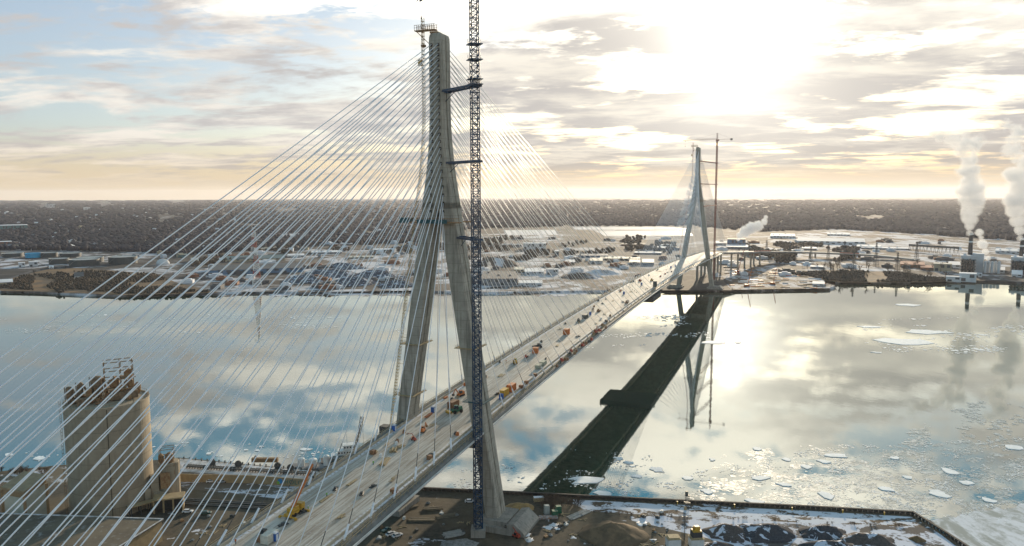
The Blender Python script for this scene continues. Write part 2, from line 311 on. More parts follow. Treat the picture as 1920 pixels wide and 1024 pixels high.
# ---------------------------------------------------------------- the bridge (local frame: x across, y along, z up)
def Bp(t_, w_, z_):
    ca, sa = math.cos(BA), math.sin(BA); return Vector((BX+t_*sa+w_*ca, BY+t_*ca-w_*sa, z_))
def dz(t_): return 45.89+0.0462*t_ if t_ <= 0 else (45.89+0.003*t_-0.457e-4*((t_-426.5)**2-426.5**2) if t_ < 853 else 48.4-0.036*(t_-853))
bridge = empty('cable_stayed_bridge', (BX, BY, 0), -BA)
tag(bridge, 'long cable stayed bridge under construction crossing the river between two concrete towers', 'bridge')
SPAN = 853.0; WC = 17.3
def outer(z):
    k = 5.75+0.1505*(150-z)
    if z > 143: 
        q = min(1, (z-143)/42); k0 = 6.8; k = 3.05+(k0-3.05)*(1-q)**2.1
    return k
def leg_thick(z): return 6.0+1.0*max(0, (z-6))/135
def tower(t0, first):
    # profile rings across w; groove on the outer face
    hy = lambda z: 4.7-0.5*z/211
    head = MB()
    def ring(w0, w1, z, groove=True):
        h = hy(z); c = 0.5
        pts = [(w0+c, -h), (w1-c, -h), (w1, -h+c), (w1, -0.55), (w1-0.9, -0.4), (w1-0.9, 0.4), (w1, 0.55), (w1, h-c), (w1-c, h), (w0+c, h), (w0, h-c), (w0, 0.55), (w0+0.9, 0.4), (w0+0.9, -0.4), (w0, -0.55), (w0, -h+c)]
        return [(x, t0+y, z) for x, y in pts]
    zs = [139+i*(207.5-139)/24 for i in range(25)]
    rg = [ring(-outer(z), outer(z), z) for z in zs]
    for z, k, kh in ((209.6, 0.98, 0.96), (210.8, 0.88, 0.90), (211.3, 0.6, 0.80)):
        o = outer(z)*k; rg.append([(x*k, t0+(y-t0)*kh, z) for x, y, _ in ring(-outer(z), outer(z), z)])
    head.loft(rg)
    tw = head.build('tower', M_conc, bridge)
    for s in (-1, 1):
        lg = MB(); rr = []
        for i in range(20):
            z = 5.5+i*(141.5-5.5)/19
            a, b = outer(z)-leg_thick(z), outer(z)
            if s < 0: a, b = -b, -a
            rr.append(ring(a, b, z))
        lg.loft(rr); lg.build('leg', M_conc, tw)
        # stepped footing with a gabled plinth running along the bridge axis
        ft = MB(); c = s*25.4
        ft.box((c+s*1.0, t0, 2.0), (17, 19, 3.6)); ft.box((c+s*0.5, t0, 5.6), (12.5, 15, 1.9))
        ft.loft([[(c+s*x, t0+y, z) for x, z in ((8.6, 2.0), (15.5, 2.0), (15.5, 4.2), (10.8, 8.2), (7.4, 7.4))] for y in (-9.3, 9.3)])
        ft.build('footing', concrete('footing_concrete', (0.34, 0.32, 0.28), (0.25, 0.235, 0.21), 30), tw)
    xb = MB(); a = outer(40)
    xb.box((0, t0, 36.5), (2*a-10, 7.0, 5.2)); xb.build('cross_beam', M_conc, tw)
    # raised boxes painted near black as shade of the recesses where the cables enter
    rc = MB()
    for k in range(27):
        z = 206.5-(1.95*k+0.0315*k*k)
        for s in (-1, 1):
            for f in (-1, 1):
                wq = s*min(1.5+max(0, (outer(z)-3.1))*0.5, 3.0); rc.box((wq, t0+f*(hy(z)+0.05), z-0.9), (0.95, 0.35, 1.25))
    rc.build('anchor_recess', mat('recess_shade_paint', (0.07, 0.06, 0.05), rough=0.9), tw)['kind'] = 'stuff'
    # work platforms
    zp = 133.0
    pl = MB()
    pl.box((-0.5, t0-hy(zp)-1.4, zp), (24, 2.6, 0.5)); pl.box((0.5, t0+hy(zp)+1.4, zp), (24, 2.4, 0.5))
    for x in range(-12, 12): pl.box((x, t0-hy(zp)-2.6, zp+0.5), (0.12, 0.12, 1.5))
    pl.box((-0.5, t0-hy(zp)-2.6, zp+1.9), (24, 0.1, 0.15)); pl.build('work_platform', M_rust, tw)
    if first:
        sh = MB(); sh.box((-1.0, t0-hy(zp)-2.9, zp-0.2), (14, 0.3, 1.7)); sh.box((-14, t0-hy(zp)-1, zp), (6, 2.5, 2.2)); sh.build('sheeting', M_teal, tw)
        for zq in (80.0, 57.0):
            for s in (-1, 1):
                o = s*(outer(zq)-3.2); q = MB()
                q.box((o, t0-hy(zq)-0.7, zq), (8.4, 1.3, 0.25)); q.box((o+s*4.4, t0, zq), (1.3, 12, 0.25)); q.box((o-s*4.4, t0, zq), (1.3, 12, 0.25))
                for y in range(-5, 6): q.box((o+s*5.0, t0+y, zq), (0.1, 0.1, 1.3)); q.box((o-s*5.0, t0+y, zq), (0.1, 0.1, 1.3))
                q.build('work_platform', M_tan if s < 0 else (M_teal if zq < 60 else M_tan), tw)
    # top gantry with railings
    g = MB()
    z = 211.4; g.box((-5.2, t0-2, z+1.2), (9.5, 2.6, 0.35)); g.box((-1, t0-1, z-0.2), (3.4, 5, 0.7))
    for x in range(-10, 0):
        for y in (-3.3, -0.8): g.box((x+0.1, t0+y, z+1.5), (0.13, 0.13, 2.1))
    for y in (-3.3, -0.8): g.box((-5.2, t0+y, z+3.5), (9.5, 0.12, 0.16)); g.box((-5.2, t0+y, z+2.5), (9.5, 0.1, 0.1))
    g.beam((-9.5, t0-2, z+1.2), (-3.2, t0-2, z-4.5), 0.25, 0.25); g.box((-6.4, t0-2, z-5.2), (1.6, 1.6, 0.9)); g.tube((-6.4, t0-2, z+1), (-6.4, t0-2, z-5), 0.1)
    g.build('roof_gantry', M_rust, tw)
    return tw
tw0 = tower(0, True); tw0['label'] = 'near concrete tower with grey legs and teal sheeting on its platform'
tw1 = tower(SPAN, False); tw1['label'] = 'distant concrete tower on the far shore glowing in the low sun'

# --- deck
def strip(ts, prof, dzf=dz):
    return [[(x, t_, dzf(t_)+z) for x, z in prof] for t_ in ts]
T0, T1 = -395, 1070
ts = [T0+i*(T1-T0)/150 for i in range(151)]
md = bpy.data.materials.new('deck_concrete'); md.use_nodes = True; t = NT(md.node_tree)
co = t.n('ShaderNodeTexCoord').outputs['Object']
a = t.noise(t.vmul(co, (1, 0.35, 0)), 0.16, 7, 0.62); bb = t.noise(t.vmul(co, (1, 1, 0)), 0.9, 6, 0.65); cc = t.noise(t.vmul(co, (2.2, 0.07, 0)), 0.5, 5, 0.6)
c = t.mix(t.mr(a, 0.35, 0.65), (0.57, 0.525, 0.46), (0.43, 0.375, 0.31))
c = t.mix(t.m('MULTIPLY', t.mr(cc, 0.45, 0.62), 0.6), c, (0.24, 0.17, 0.115))
trk = t.noise(t.vadd(t.vmul(co, (1.1, 0.015, 0)), (4, 0, 0)), 1.0, 4, 0.6)
c = t.mix(t.m('MULTIPLY', t.mr(trk, 0.54, 0.60), 0.45), c, (0.20, 0.17, 0.14))
c = t.mix(t.m('MULTIPLY', t.mr(bb, 0.55, 0.7), 0.5), c, (0.66, 0.66, 0.68))
yy = t.n('ShaderNodeSeparateXYZ', {0: co}); fr = t.m('FRACT', t.m('DIVIDE', yy.outputs[1], 15.0))
c = t.mix(t.m('MULTIPLY', t.mr(fr, 0.0, 0.025, 1.0, 0.0), 0.4), c, (0.2, 0.19, 0.18))
wx = t.m('ABSOLUTE', yy.outputs[0]); c = t.mix(t.m('MULTIPLY', t.mr(wx, 12.6, 14.4), t.mr(bb, 0.40, 0.52)), c, (0.72, 0.74, 0.80))
b = t.n('ShaderNodeBsdfPrincipled', {'Base Color': c, 'Roughness': 0.75}); t.t.links.new(b.outputs[0], t.n('ShaderNodeOutputMaterial').inputs[0])
mb = MB(); mb.loft(strip(ts, [(-16.4, -0.35), (16.4, -0.35), (16.4, 0), (0, 0.12), (-16.4, 0)])); mb.build('deck_slab', md, bridge)
for s in (-1, 1):
    mb = MB(); mb.loft(strip(ts, [(s*16.5, -1.5), (s*16.5, -0.1), (s*19.6, -0.5), (s*20.6, -1.9), (s*18.2, -2.6)][::s])); mb.build('edge_fairing', mat('fairing_grey', (0.16, 0.165, 0.16), (0.10, 0.105, 0.10), 0.25, 0.6), bridge)
    mb = MB(); mb.loft(strip(ts, [(s*20.62, -1.9), (s*20.95, -1.9), (s*20.95, -1.2), (s*20.5, -1.2)][::s])); mb.build('edge_lip', mat('lip_white', (0.62, 0.62, 0.60), (0.5, 0.5, 0.48), 0.3, 0.6), bridge)
    mb = MB(); mb.loft(strip(ts, [(s*14.2, -3.4), (s*15.6, -3.4), (s*15.6, -0.37), (s*14.2, -0.37)][::s])); mb.build('girder', mat('underside_grey', (0.32, 0.29, 0.22), (0.22, 0.20, 0.15), 0.2, 0.7), bridge)
    # barrier (solid concrete, snow against it) and hand rails
    mb = MB(); mb.loft(strip(ts, [(s*14.9, 0.02), (s*15.5, 0.02), (s*15.35, 0.95), (s*15.05, 0.95)][::s])); mb.build('barrier', mat('barrier_tan', (0.46, 0.40, 0.30), (0.36, 0.30, 0.22), 0.5, 0.8), bridge)
    mb = MB()
    for o, h in ((17.9, 1.15), (17.9, 0.6), (19.2, 1.0)): mb.loft(strip(ts, [(s*o, h-0.5), (s*(o+0.14), h-0.5), (s*(o+0.14), h-0.36), (s*o, h-0.36)][::s]))
    for i in range(0, 480): 
        q = -395+i*3; 
        if q < 1000: mb.box((s*18.0, q, dz(q)-0.5), (0.14, 0.14, 1.2)); mb.box((s*19.25, q, dz(q)-0.6), (0.12, 0.12, 1.2))
    mb.build('railing', M_tan, bridge)
mb = MB()
for i in range(int((T1-T0)/5)):
    q = T0+2+i*5; mb.box((0, q, dz(q)-2.3), (28.2, 0.5, 1.9))
mb.build('floor_beams', mat('underside_grey', (0.32, 0.29, 0.22), (0.22, 0.20, 0.15), 0.2, 0.7), bridge)
mb = MB(); q = 402; mb.box((-2, q, dz(q)-8.2), (48, 42, 4.4))
for x in range(-25, 23, 4): 
    for y in (-20, -10, 0, 10, 20): mb.box((x, q+y, dz(q)-8.0), (0.5, 0.5, 6.6+(x*7+y) % 3))
mb.build('underdeck_traveller', M_groove, bridge)

# --- stay cables
class Cab: pass
cabs = []
back_t = [-(29.35+14.98*k) for k in range(16)]
back_t += [back_t[-1]-8.6*(k+1) for k in range(11)]
main_t = [26.86+15*k for k in range(27)]
def cable_pts(t0, t_, k, s):
    z = 206.5-(1.95*k+0.0315*k*k)
    wq = s*min(1.5+max(0, (outer(z)-3.1))*0.5, 3.0)
    sg = 1 if t_ > t0 else -1
    return Vector((wq, t0+sg*4.3, z)), Vector((s*WC, t_, dz(t_)+0.1))
def cable_mb(mb, A, Bq, r, n=6, seg=10, hi=0.0):
    L = (A-Bq).length; sag = L*L*1.1e-5
    pts = [A.lerp(Bq, i/seg)-Vector((0, 0, 4*sag*(i/seg)*(1-i/seg))) for i in range(seg+1)]
    rings = []
    d = (Bq-A).normalized(); x = d.orthogonal().normalized(); y = d.cross(x)
    for p in pts: rings.append([p+(x*math.cos(2*math.pi*i/n)+y*math.sin(2*math.pi*i/n))*r for i in range(n)])
    mb.loft(rings)
far = MB(); far_sl = MB()
nq = 0
for t0, fl in ((0, 1), (SPAN, -1)):
    for tt in (back_t, main_t):
        for k in range(27):
            for s in (-1, 1):
                t_ = t0+fl*tt[26-k]
                A, Bq = cable_pts(t0, t_, k, s)
                d = (A-Bq).normalized()
                if fl == 1 and not (k >= 25 and s == -1):
                    mb = MB(); dark = 0.0
                    if tt is back_t or k % 3 == 0: dark = 5.5
                    cable_mb(mb, A, Bq+d*(4.0+dark), 0.155 if tt is back_t else 0.14)
                    o = mb.build('stay_cable', M_cable, bridge, smooth=True); nq += 1
                    sl = MB(); sl.tube(Bq-d*0.5, Bq+d*4.6, 0.42, 0.34, n=8); sl.build('sleeve', M_sleeve, o)
                    if dark: st = MB(); st.tube(Bq+d*4.4, Bq+d*(4.3+dark), 0.13, n=5); st.build('strand', M_strand, o)
                else:
                    cable_mb(far, A, Bq+d*3.8, 0.17, n=4, seg=8); far.tube(Bq-d*0.5, Bq+d*4.2, 0.4, n=5)
tag(far.build('stay_cables', M_cable, bridge), kind='stuff', label='stay cables fanning from the distant tower')
# ---------------------------------------------------------------- deck fittings and machines
def deck_at(u, v, h=0.1):
    z = 46
    for _ in range(12):
        p = at(u, v, z)
        q = (p.x-BX)*math.sin(BA)+(p.y-BY)*math.cos(BA); z = dz(q)+h
    return at(u, v, z)
def face_cam(p): return -math.atan2(p.x, p.y)
def zray(u, v, y): 
    r = proj_ray(u, v); return CH+r.z/r.y*y
GROUPS = {}
def container(p, d, rz, m, label, cat='container', group=None, name='site_container', mroof=None):
    r = empty(name, p, rz); tag(r, label, cat, group)
    b = MB(); b.box((0, 0, 0.15), (d[0], d[1], d[2]-0.15))
    n = max(3, int(d[0]/0.6))
    for i in range(n):
        for s in (-1, 1): b.box((-d[0]/2+(i+0.5)*d[0]/n, s*(d[1]/2+0.03), 0.3), (d[0]/n*0.5, 0.08, d[2]-0.6))
    b.build('body', m, r)
    c = MB(); c.box((0, 0, d[2]), (d[0]*1.02, d[1]*1.02, 0.12)); c.build('roof', mroof or m, r)
    for x in (-1, 1):
        for y in (-1, 1): f = MB(); f.box((x*(d[0]/2), y*(d[1]/2), 0), (0.2, 0.2, d[2]+0.05)); f.build('corner_post', m, r)
    dr = MB(); dr.box((d[0]/2+0.05, 0, 0.3), (0.06, d[1]*0.8, d[2]*0.8)); dr.build('door', m, r)
    return r
M_toil = mat('toilet_blue', (0.02, 0.12, 0.42), (0.015, 0.09, 0.32), 2, 0.5)
M_toilw = mat('toilet_roof', (0.7, 0.72, 0.75), rough=0.6)
def toilet(p, rz, label):
    r = empty('portable_toilet', p, rz); tag(r, label, 'portable toilet', 'blue portable toilets on the bridge deck')
    b = MB(); b.box((0, 0, 0.1), (1.5, 1.5, 2.4)); b.build('cabin', M_toil, r)
    c = MB(); c.box((0, 0, 2.5), (1.55, 1.55, 0.35), taper=0.7); c.build('roof', M_toilw, r)
    d = MB(); d.box((0, -0.78, 0.2), (0.9, 0.06, 2.0)); d.build('door', M_toilw, r)
M_tyre = mat('tyre_black', (0.02, 0.02, 0.02), rough=0.9)
M_glass = mat('dark_glass', (0.03, 0.04, 0.05), (0.02, 0.03, 0.04), rough=0.08)
def wheels(r, xs, ys, rad, wd):
    for x in xs:
        for y in ys:
            w_ = MB(); w_.tube((x, y-wd/2, rad), (x, y+wd/2, rad), rad, n=12); w_.build('wheel', M_tyre, r)
def machine(p, rz, m, label, cat, kind='loader', k=1.0, m2=None, name=None):
    """site plant: chassis, cab, engine, wheels or tracks, and a jointed arm"""
    r = empty(name or kind, p, rz); tag(r, label, cat)
    m2 = m2 or M_steel
    b = MB(); b.box((0, 0, 0.7*k), (4.6*k, 2.0*k, 0.8*k)); b.box((-1.4*k, 0, 1.5*k), (1.8*k, 1.8*k, 1.0*k), taper=0.85); b.build('body', m, r)
    c = MB(); c.box((0.3*k, 0.2*k, 1.5*k), (1.5*k, 1.4*k, 1.5*k), taper=0.85); c.build('cab', M_glass, r)
    rf = MB(); rf.box((0.3*k, 0.2*k, 3.0*k), (1.45*k, 1.4*k, 0.12*k)); rf.build('cab_roof', m, r)
    if kind == 'excavator':
        for s in (-1, 1):
            q = MB(); q.loft([[(x*k, (s*1.1+dy)*k, z*k) for x, z in ((-2.2, 0.35), (-1.9, 0), (1.9, 0), (2.2, 0.35), (1.9, 0.75), (-1.9, 0.75))] for dy in (-0.28, 0.28)]); q.build('track', M_tyre, r)
        a = MB(); a.beam((1.2*k, -0.6*k, 1.6*k), (3.8*k, -0.6*k, 4.4*k), 0.4*k, 0.5*k); a.beam((3.8*k, -0.6*k, 4.4*k), (5.6*k, -0.6*k, 2.2*k), 0.35*k, 0.4*k); a.build('boom', m, r)
        a = MB(); a.box((5.7*k, -0.6*k, 1.1*k), (0.9*k, 1.0*k, 1.1*k), taper=1.2); a.build('bucket', m2, r)
    elif kind == 'boom_lift':
        wheels(r, (-1.4*k, 1.4*k), (-1.0*k, 1.0*k), 0.5*k, 0.4*k)
        a = MB(); a.beam((-1.5*k, 0, 2.0*k), (2.6*k, 0, 5.4*k), 0.35*k, 0.4*k); a.beam((2.6*k, 0, 5.4*k), (7.4*k, 0, 4.2*k), 0.3*k, 0.35*k); a.build('boom', m, r)
        a = MB(); a.box((8.0*k, 0, 3.4*k), (1.2*k, 1.8*k, 0.15*k)); a.box((8.0*k, 0, 4.4*k), (1.2*k, 1.8*k, 0.1*k)); 
        for x in (-.55, .55):
            for y in (-.85, .85): a.box(((8.0+x)*k, y*k, 3.4*k), (0.08*k, 0.08*k, 1.1*k))
        a.build('basket', m2, r)
    else:
        wheels(r, (-1.5*k, 1.5*k), (-1.05*k, 1.05*k), 0.72*k, 0.5*k)
        a = MB(); a.beam((0.6*k, -0.8*k, 1.7*k), (3.4*k, -0.8*k, 1.4*k), 0.25*k, 0.35*k); a.beam((0.6*k, 0.8*k, 1.7*k), (3.4*k, 0.8*k, 1.4*k), 0.25*k, 0.35*k); a.build('arms', m, r)
        a = MB(); a.box((3.8*k, 0, 0.5*k), (1.0*k, 2.4*k, 1.0*k), taper=1.15); a.build('bucket', m2, r)
    return r
def timber(p, d, rz, label, m=None, cat='timber stack', name='timber_stack', group=None):
    b = MB(); n = max(2, int(d[1]/0.4)); rr = random.Random(int(p.x*7))
    for l in range(max(1, int(d[2]/0.3))):
        for i in range(n):
            if rr.random() < 0.85: b.box((rr.uniform(-.4, .4), -d[1]/2+(i+.5)*d[1]/n, l*0.3), (d[0]*rr.uniform(.8, 1), d[1]/n*0.8, 0.26), rr.uniform(-.03, .03))
    single(name, b, m or M_tan, p, rz, label, cat, group)
def person(p, label, coat, rz=0):
    k = 1.0; b = MB()
    n = 8
    def el(cx, cy, z, rx, ry): return [(cx+rx*math.cos(2*math.pi*i/n), cy+ry*math.sin(2*math.pi*i/n), z) for i in range(n)]
    b.loft([el(0, 0, .85, .17, .12), el(0, 0, 1.0, .19, .13), el(0, 0, 1.25, .20, .13), el(0, 0, 1.45, .23, .12), el(0, 0, 1.52, .07, .07), el(0, 0, 1.57, .07, .07), el(0, 0, 1.66, .10, .11), el(0, 0, 1.76, .09, .10), el(0, 0, 1.80, .04, .04)])
    for s in (-1, 1):
        b.loft([el(s*.12, s*.12, .02, .06, .12), el(s*.11, s*.05, .12, .055, .06), el(s*.11, 0, .48, .07, .07), el(s*.10, 0, .88, .10, .10)])
        b.tube((s*.24, 0, 1.44), (s*.30, .03, 1.14), .055, .045, n=6); b.tube((s*.30, .03, 1.14), (s*.27, .20, .92), .045, .035, n=6)
    o = b.build('person', mat('work_clothes', (0.03, 0.035, 0.05), rough=0.9), None, p, rz, smooth=True); tag(o, label, 'person')
    v = MB(); v.loft([el(0, 0, .90, .215, .155), el(0, 0, 1.25, .225, .155), el(0, 0, 1.46, .24, .14), el(0, 0, 1.5, .12, .09)]); v.build('vest', coat, o)
    h = MB(); h.lathe((0, 0, 1.70), [(.13, 0), (.125, .06), (.08, .13), (.01, .15)], 8); h.build('helmet', mat('helmet_white', (.8, .8, .78), rough=.4), o)
M_org = mat('orange_paint', (0.55, 0.17, 0.04), (0.42, 0.12, 0.03), 1.2, 0.6)
M_hiv = mat('hi_vis_green', (0.25, 0.60, 0.08), rough=0.7)
M_hio = mat('hi_vis_orange', (0.80, 0.20, 0.04), rough=0.7)
M_grn = mat('machine_green', (0.03, 0.16, 0.09), (0.02, 0.10, 0.06), 1.5, 0.5)
M_white = mat('white_paint', (0.75, 0.75, 0.73), (0.62, 0.62, 0.60), 0.6, 0.5)
M_dkcon = mat('dark_container', (0.10, 0.11, 0.10), (0.07, 0.08, 0.075), 1.2, 0.6)
M_brn = mat('brown_container', (0.26, 0.13, 0.06), (0.18, 0.09, 0.045), 0.9, 0.7)
A0 = -BA+math.pi/2
container(deck_at(945, 742), (6.2, 2.6, 3.2), A0, M_yellow, 'yellow site container at the deck edge past the near tower')
container(deck_at(959, 733), (5.6, 2.8, 3.4), A0, M_org, 'orange site container directly behind the yellow one on the deck')
container(deck_at(1004, 662), (4.0, 3.0, 3.2), A0+.2, M_org, 'orange box container mid deck beside a dark machine')
container(deck_at(1062, 627), (4.2, 3.0, 3.6), A0-.1, M_org, 'lone orange cabin in the middle of the deck further out')
container(deck_at(1097, 597), (6.0, 3.0, 2.8), A0, M_dkcon, 'dark green container beside a blue toilet far along the deck')
container(deck_at(850, 764), (6.0, 2.6, 3.0), A0-.1, M_brn, 'rusty brown container with a green loader parked at its side')
container(deck_at(506, 1015), (5.0, 2.6, 2.7), A0, mat('cream_cabin', (.6, .58, .5), rough=.7), 'cream cabin beside a blue box on the deck at the bottom edge')
container(deck_at(489, 1016), (1.8, 1.5, 1.7), A0, M_brn, 'small brown crate left of the cream cabin on the deck', 'crate', name='site_crate')
container(deck_at(940, 749), (1.5, 1.5, 2.6), A0, M_toil, 'narrow blue locker in front of the yellow container', 'locker', name='tool_locker')
container(deck_at(1228, 539), (3.2, 3.0, 6.0), A0, M_dkcon, 'tall dark stair tower cabin far along the deck edge', 'cabin')
for i, (u, v, l) in enumerate([(739, 808, 'blue portable toilet beside the left tower leg on the deck'), (812, 773, 'blue portable toilet alone by the left barrier before the brown container'), (1107, 591, 'blue portable toilet beside the dark green container'),
        (1170, 552, 'blue portable toilet in mid deck above the far half of the river'), (1203, 535, 'blue portable toilet near the stair tower cabin'), (516, 1014, 'blue portable toilet by the cream cabin'), (1258, 503, 'left blue toilet of the pair near the far tower'), (1266, 500, 'right blue toilet of the pair near the far tower')]):
    toilet(deck_at(u, v), A0, l)
machine(deck_at(856, 774), A0+2.6, M_grn, 'green and yellow wheel loader next to the brown container', 'loader', 'loader', 1.15, M_yellow)
machine(deck_at(864, 742), A0+2.9, M_org, 'orange excavator by the left barrier just before the near tower', 'excavator', 'excavator', 0.9)
machine(deck_at(966, 682), A0+.4, M_yellow, 'yellow wheel loader on the deck past the near tower', 'loader', 'loader', 0.95)
machine(deck_at(793, 810), A0+.2, M_org, 'rusty orange compact excavator with lowered arm near the left tower leg', 'excavator', 'excavator', 0.75, M_rust)
machine(deck_at(1010, 652), A0+2.2, M_steel, 'dark loader beside the orange box container', 'loader', 'loader', 0.9)
machine(deck_at(986, 671), A0, M_red, 'small red loader between yellow loader and orange container', 'loader', 'loader', 0.6)
machine(deck_at(776, 826), A0+1.2, M_red, 'red boom lift on the deck with folded arm', 'boom lift', 'boom_lift', 0.5)
machine(deck_at(1085, 603), A0+.3, M_dkcon, 'low dark machine left of the dark green container', 'loader', 'loader', 0.8)
machine(deck_at(1118, 625), A0+.1, M_red, 'red boom lift in the crowd of gear on the right deck edge', 'boom lift', 'boom_lift', 0.8)
machine(deck_at(1200, 528), A0, M_red, 'red loader at the left edge of the far deck', 'loader', 'loader', 0.9)
machine(deck_at(1122, 585), A0, M_brn, 'brown flat machine far along the deck', 'loader', 'loader', 0.8)
machine(deck_at(1222, 527), A0, M_yellow, 'yellow machine on the deck near the far shore', 'loader', 'loader', 0.9)
machine(deck_at(1175, 569), A0, M_brn, 'rusty brown loader near the right deck edge over the far water', 'loader', 'loader', 0.8)
for u, v, d, a_, l in [(722, 866, (9, 2.4, .7), .25, 'long timber stack lying on the deck between the tower legs'), (738, 845, (5, 3, 1.1), .4, 'heap of planks beside the left barrier'), (752, 838, (4, 2, .8), -.1, 'small plank pile next to the heap of planks'), (803, 780, (7, 1.4, .8), .05, 'row of red brown formwork along the left barrier'),
        (940, 704, (7, 2.6, .5), .1, 'flat pallet load on the deck past the near tower'), (702, 850, (4, 1.2, .7), .0, 'yellow formwork bundle at the left deck edge'), (1045, 648, (6, 1.6, .5), .2, 'line of loose planks in mid deck'), (836, 746, (3.5, 1.2, .8), 0, 'red brown beams on the left walkway'),
        (660, 905, (6, 1.2, .4), 0, 'single layer of planks by the left barrier near the boat'), (612, 934, (8, 1.2, .5), 0, 'long narrow formwork stack behind the mobile crane'), (775, 822, (3, 1.5, .6), .5, 'short plank pile beside the red boom lift')]:
    timber(deck_at(u, v), d, A0+a_, l, M_org if 'red' in l else M_tan)
for k, (u, v) in enumerate([(1010, 690), (1018, 684)]):
    container(deck_at(u, v), (5.5, 2.4, 1.9), A0, mat('pale_tarp', (.40, .42, .33), (.30, .31, .25), 1.5, .8), ('pale green tarpaulin covered load at the right barrier', 'second tarpaulin covered load just behind the first one')[k], 'covered load', name='tarpaulin_load')
rd = random.Random(77)
for k in range(72):
    q = rd.uniform(-110, 640) if k > 14 else rd.uniform(-110, 60); w_ = rd.choice((-1, 1))*rd.uniform(5, 13.8) if k % 3 else rd.uniform(-13, 13); p = Bp(q, w_, dz(q)+.1); b = MB(); s = 1+max(0, q)/900
    if k % 3 == 0:
        for j in range(5): b.box((rd.uniform(-1.5, 1.5), rd.uniform(-.8, .8), j*.12), (rd.uniform(2, 4.5)*s, .3, .14), rd.uniform(-.5, .5))
        single('formwork_panel', b, M_tan, p, A0+rd.uniform(-.4, .4), 'loose heap of formwork boards on the bridge deck', 'boards', 'loose formwork boards on the deck')
    elif k % 3 == 1:
        for j in range(3): b.tube((-1.6*s, j*.45-.4, .2), (1.6*s, j*.45-.4, .2), .2, n=6)
        b.box((0, 0, .4), (1.2*s, .8, .5)); single('pipe_stack', b, M_steel, p, A0+rd.uniform(-.6, .6), 'dark pipe stack lying on the bridge deck', 'pipes', 'dark pipe stacks on the deck')
    else:
        b.box((0, 0, 0), (1.2*s, 1.2*s, .15)); b.box((0, 0, .15), (1.0*s, 1.0*s, .9)); b.box((.2, 0, 1.05), (.6*s, .7*s, .4)); single('pallet_load', b, [M_brn, M_white, M_org, M_dkcon][k % 4], p, A0+rd.uniform(-.4, .4), 'small pallet load standing on the bridge deck', 'pallet', 'pallet loads on the deck')
# crowd of small gear on the right walkway
rg = random.Random(3)
gear = []
for k in range(22):
    f = k/21; u = 1046+f*92+rg.uniform(-3, 3); v = 688-f*80+rg.uniform(-5, 4)
    p = deck_at(u, v); b = MB(); s = rg.uniform(.7, 1.25)
    b.box((0, 0, 0), (2.6*s, 1.3*s, 1.0*s), taper=.9); b.box((-.6*s, 0, 1.0*s), (1.0*s, 1.1*s, .7*s), taper=.8); b.tube((.8*s, 0, 1.0*s), (1.0*s, .1, 2.2*s), .1, n=5); b.beam((-1.6*s, .4, .3), (1.9*s, .5, .9*s), .12, .12)
    single('winch_unit', b, [M_brn, M_steel, M_red, M_rust][k % 4], p, A0+rg.uniform(-.5, .5), 'small rusty winch unit in the crowded row along the right walkway', 'winch', 'winch units along the right walkway')
for u, v, m_, l in [(578, 958, M_hiv, 'worker in green vest standing near the mobile crane'), (613, 932, M_hiv, 'worker in green vest behind the narrow formwork stack'), (442, 1020, M_hio, 'worker in orange vest at the bottom edge of the deck'), (988, 718, M_hio, 'worker in orange vest beside the right barrier past the near tower'),
        (968, 677, M_hiv, 'worker in green vest beside the yellow loader'), (949, 680, M_hio, 'worker in orange vest on the left walkway past the near tower'), (700, 872, M_hiv, 'worker in green vest left of the long timber stack')]:
    person(deck_at(u, v), l, m_, R.uniform(0, 6))
# small items beside the right barrier
for k, (u, v) in enumerate([(977, 728), (987, 720), (1003, 706), (806, 862), (738, 925), (699, 852)]):
    container(deck_at(u, v), (1.8, 1.6, 1.6), A0, M_brn, ['brown crate beside the orange container on the right', 'brown crate between two sleeves past the orange container', 'brown crate farthest along the right barrier', 'brown crate at a cable sleeve before the near tower', 'brown crate against the right barrier at mid near deck', 'brown crate at the left edge by the timber'][k], 'crate', name='site_crate')
# yellow mobile crane
p = deck_at(552, 965); r = empty('mobile_crane', p, A0); tag(r, 'yellow mobile crane with raised orange boom at the left deck edge', 'mobile crane')
b = MB(); b.box((0, 0, .8), (7.5, 2.6, .8)); b.box((3.2, 0, 1.6), (1.8, 2.4, 1.4)); b.build('chassis', M_yellow, r)
b = MB(); b.box((-.6, 0, 1.7), (3.4, 2.3, 1.2)); b.box((.9, .7, 1.9), (1.4, .9, 1.6)); b.build('superstructure', M_yellow, r)
wheels(r, (-2.6, -1.2, 1.4, 2.8), (-1.2, 1.2), .65, .45)
b = MB(); b.beam((-1.2, 0, 2.6), (7.6, .2, 10.2), .8, .9); b.beam((7.6, .2, 10.2), (11, .3, 13.1), .5, .55); b.build('boom', M_org, r)
b = MB(); b.tube((11, .3, 13.0), (11, .3, 9), .06, n=4); b.box((11, .3, 8.2), (.5, .5, .8)); b.build('hook', M_steel, r)
for x in (-3.4, 3.4):
    b = MB(); b.box((x, 0, .5), (.4, 6.4, .3))
    for y in (-3.1, 3.1): b.box((x, y, 0), (.7, .7, .5))
    b.build('outrigger', M_yellow, r)

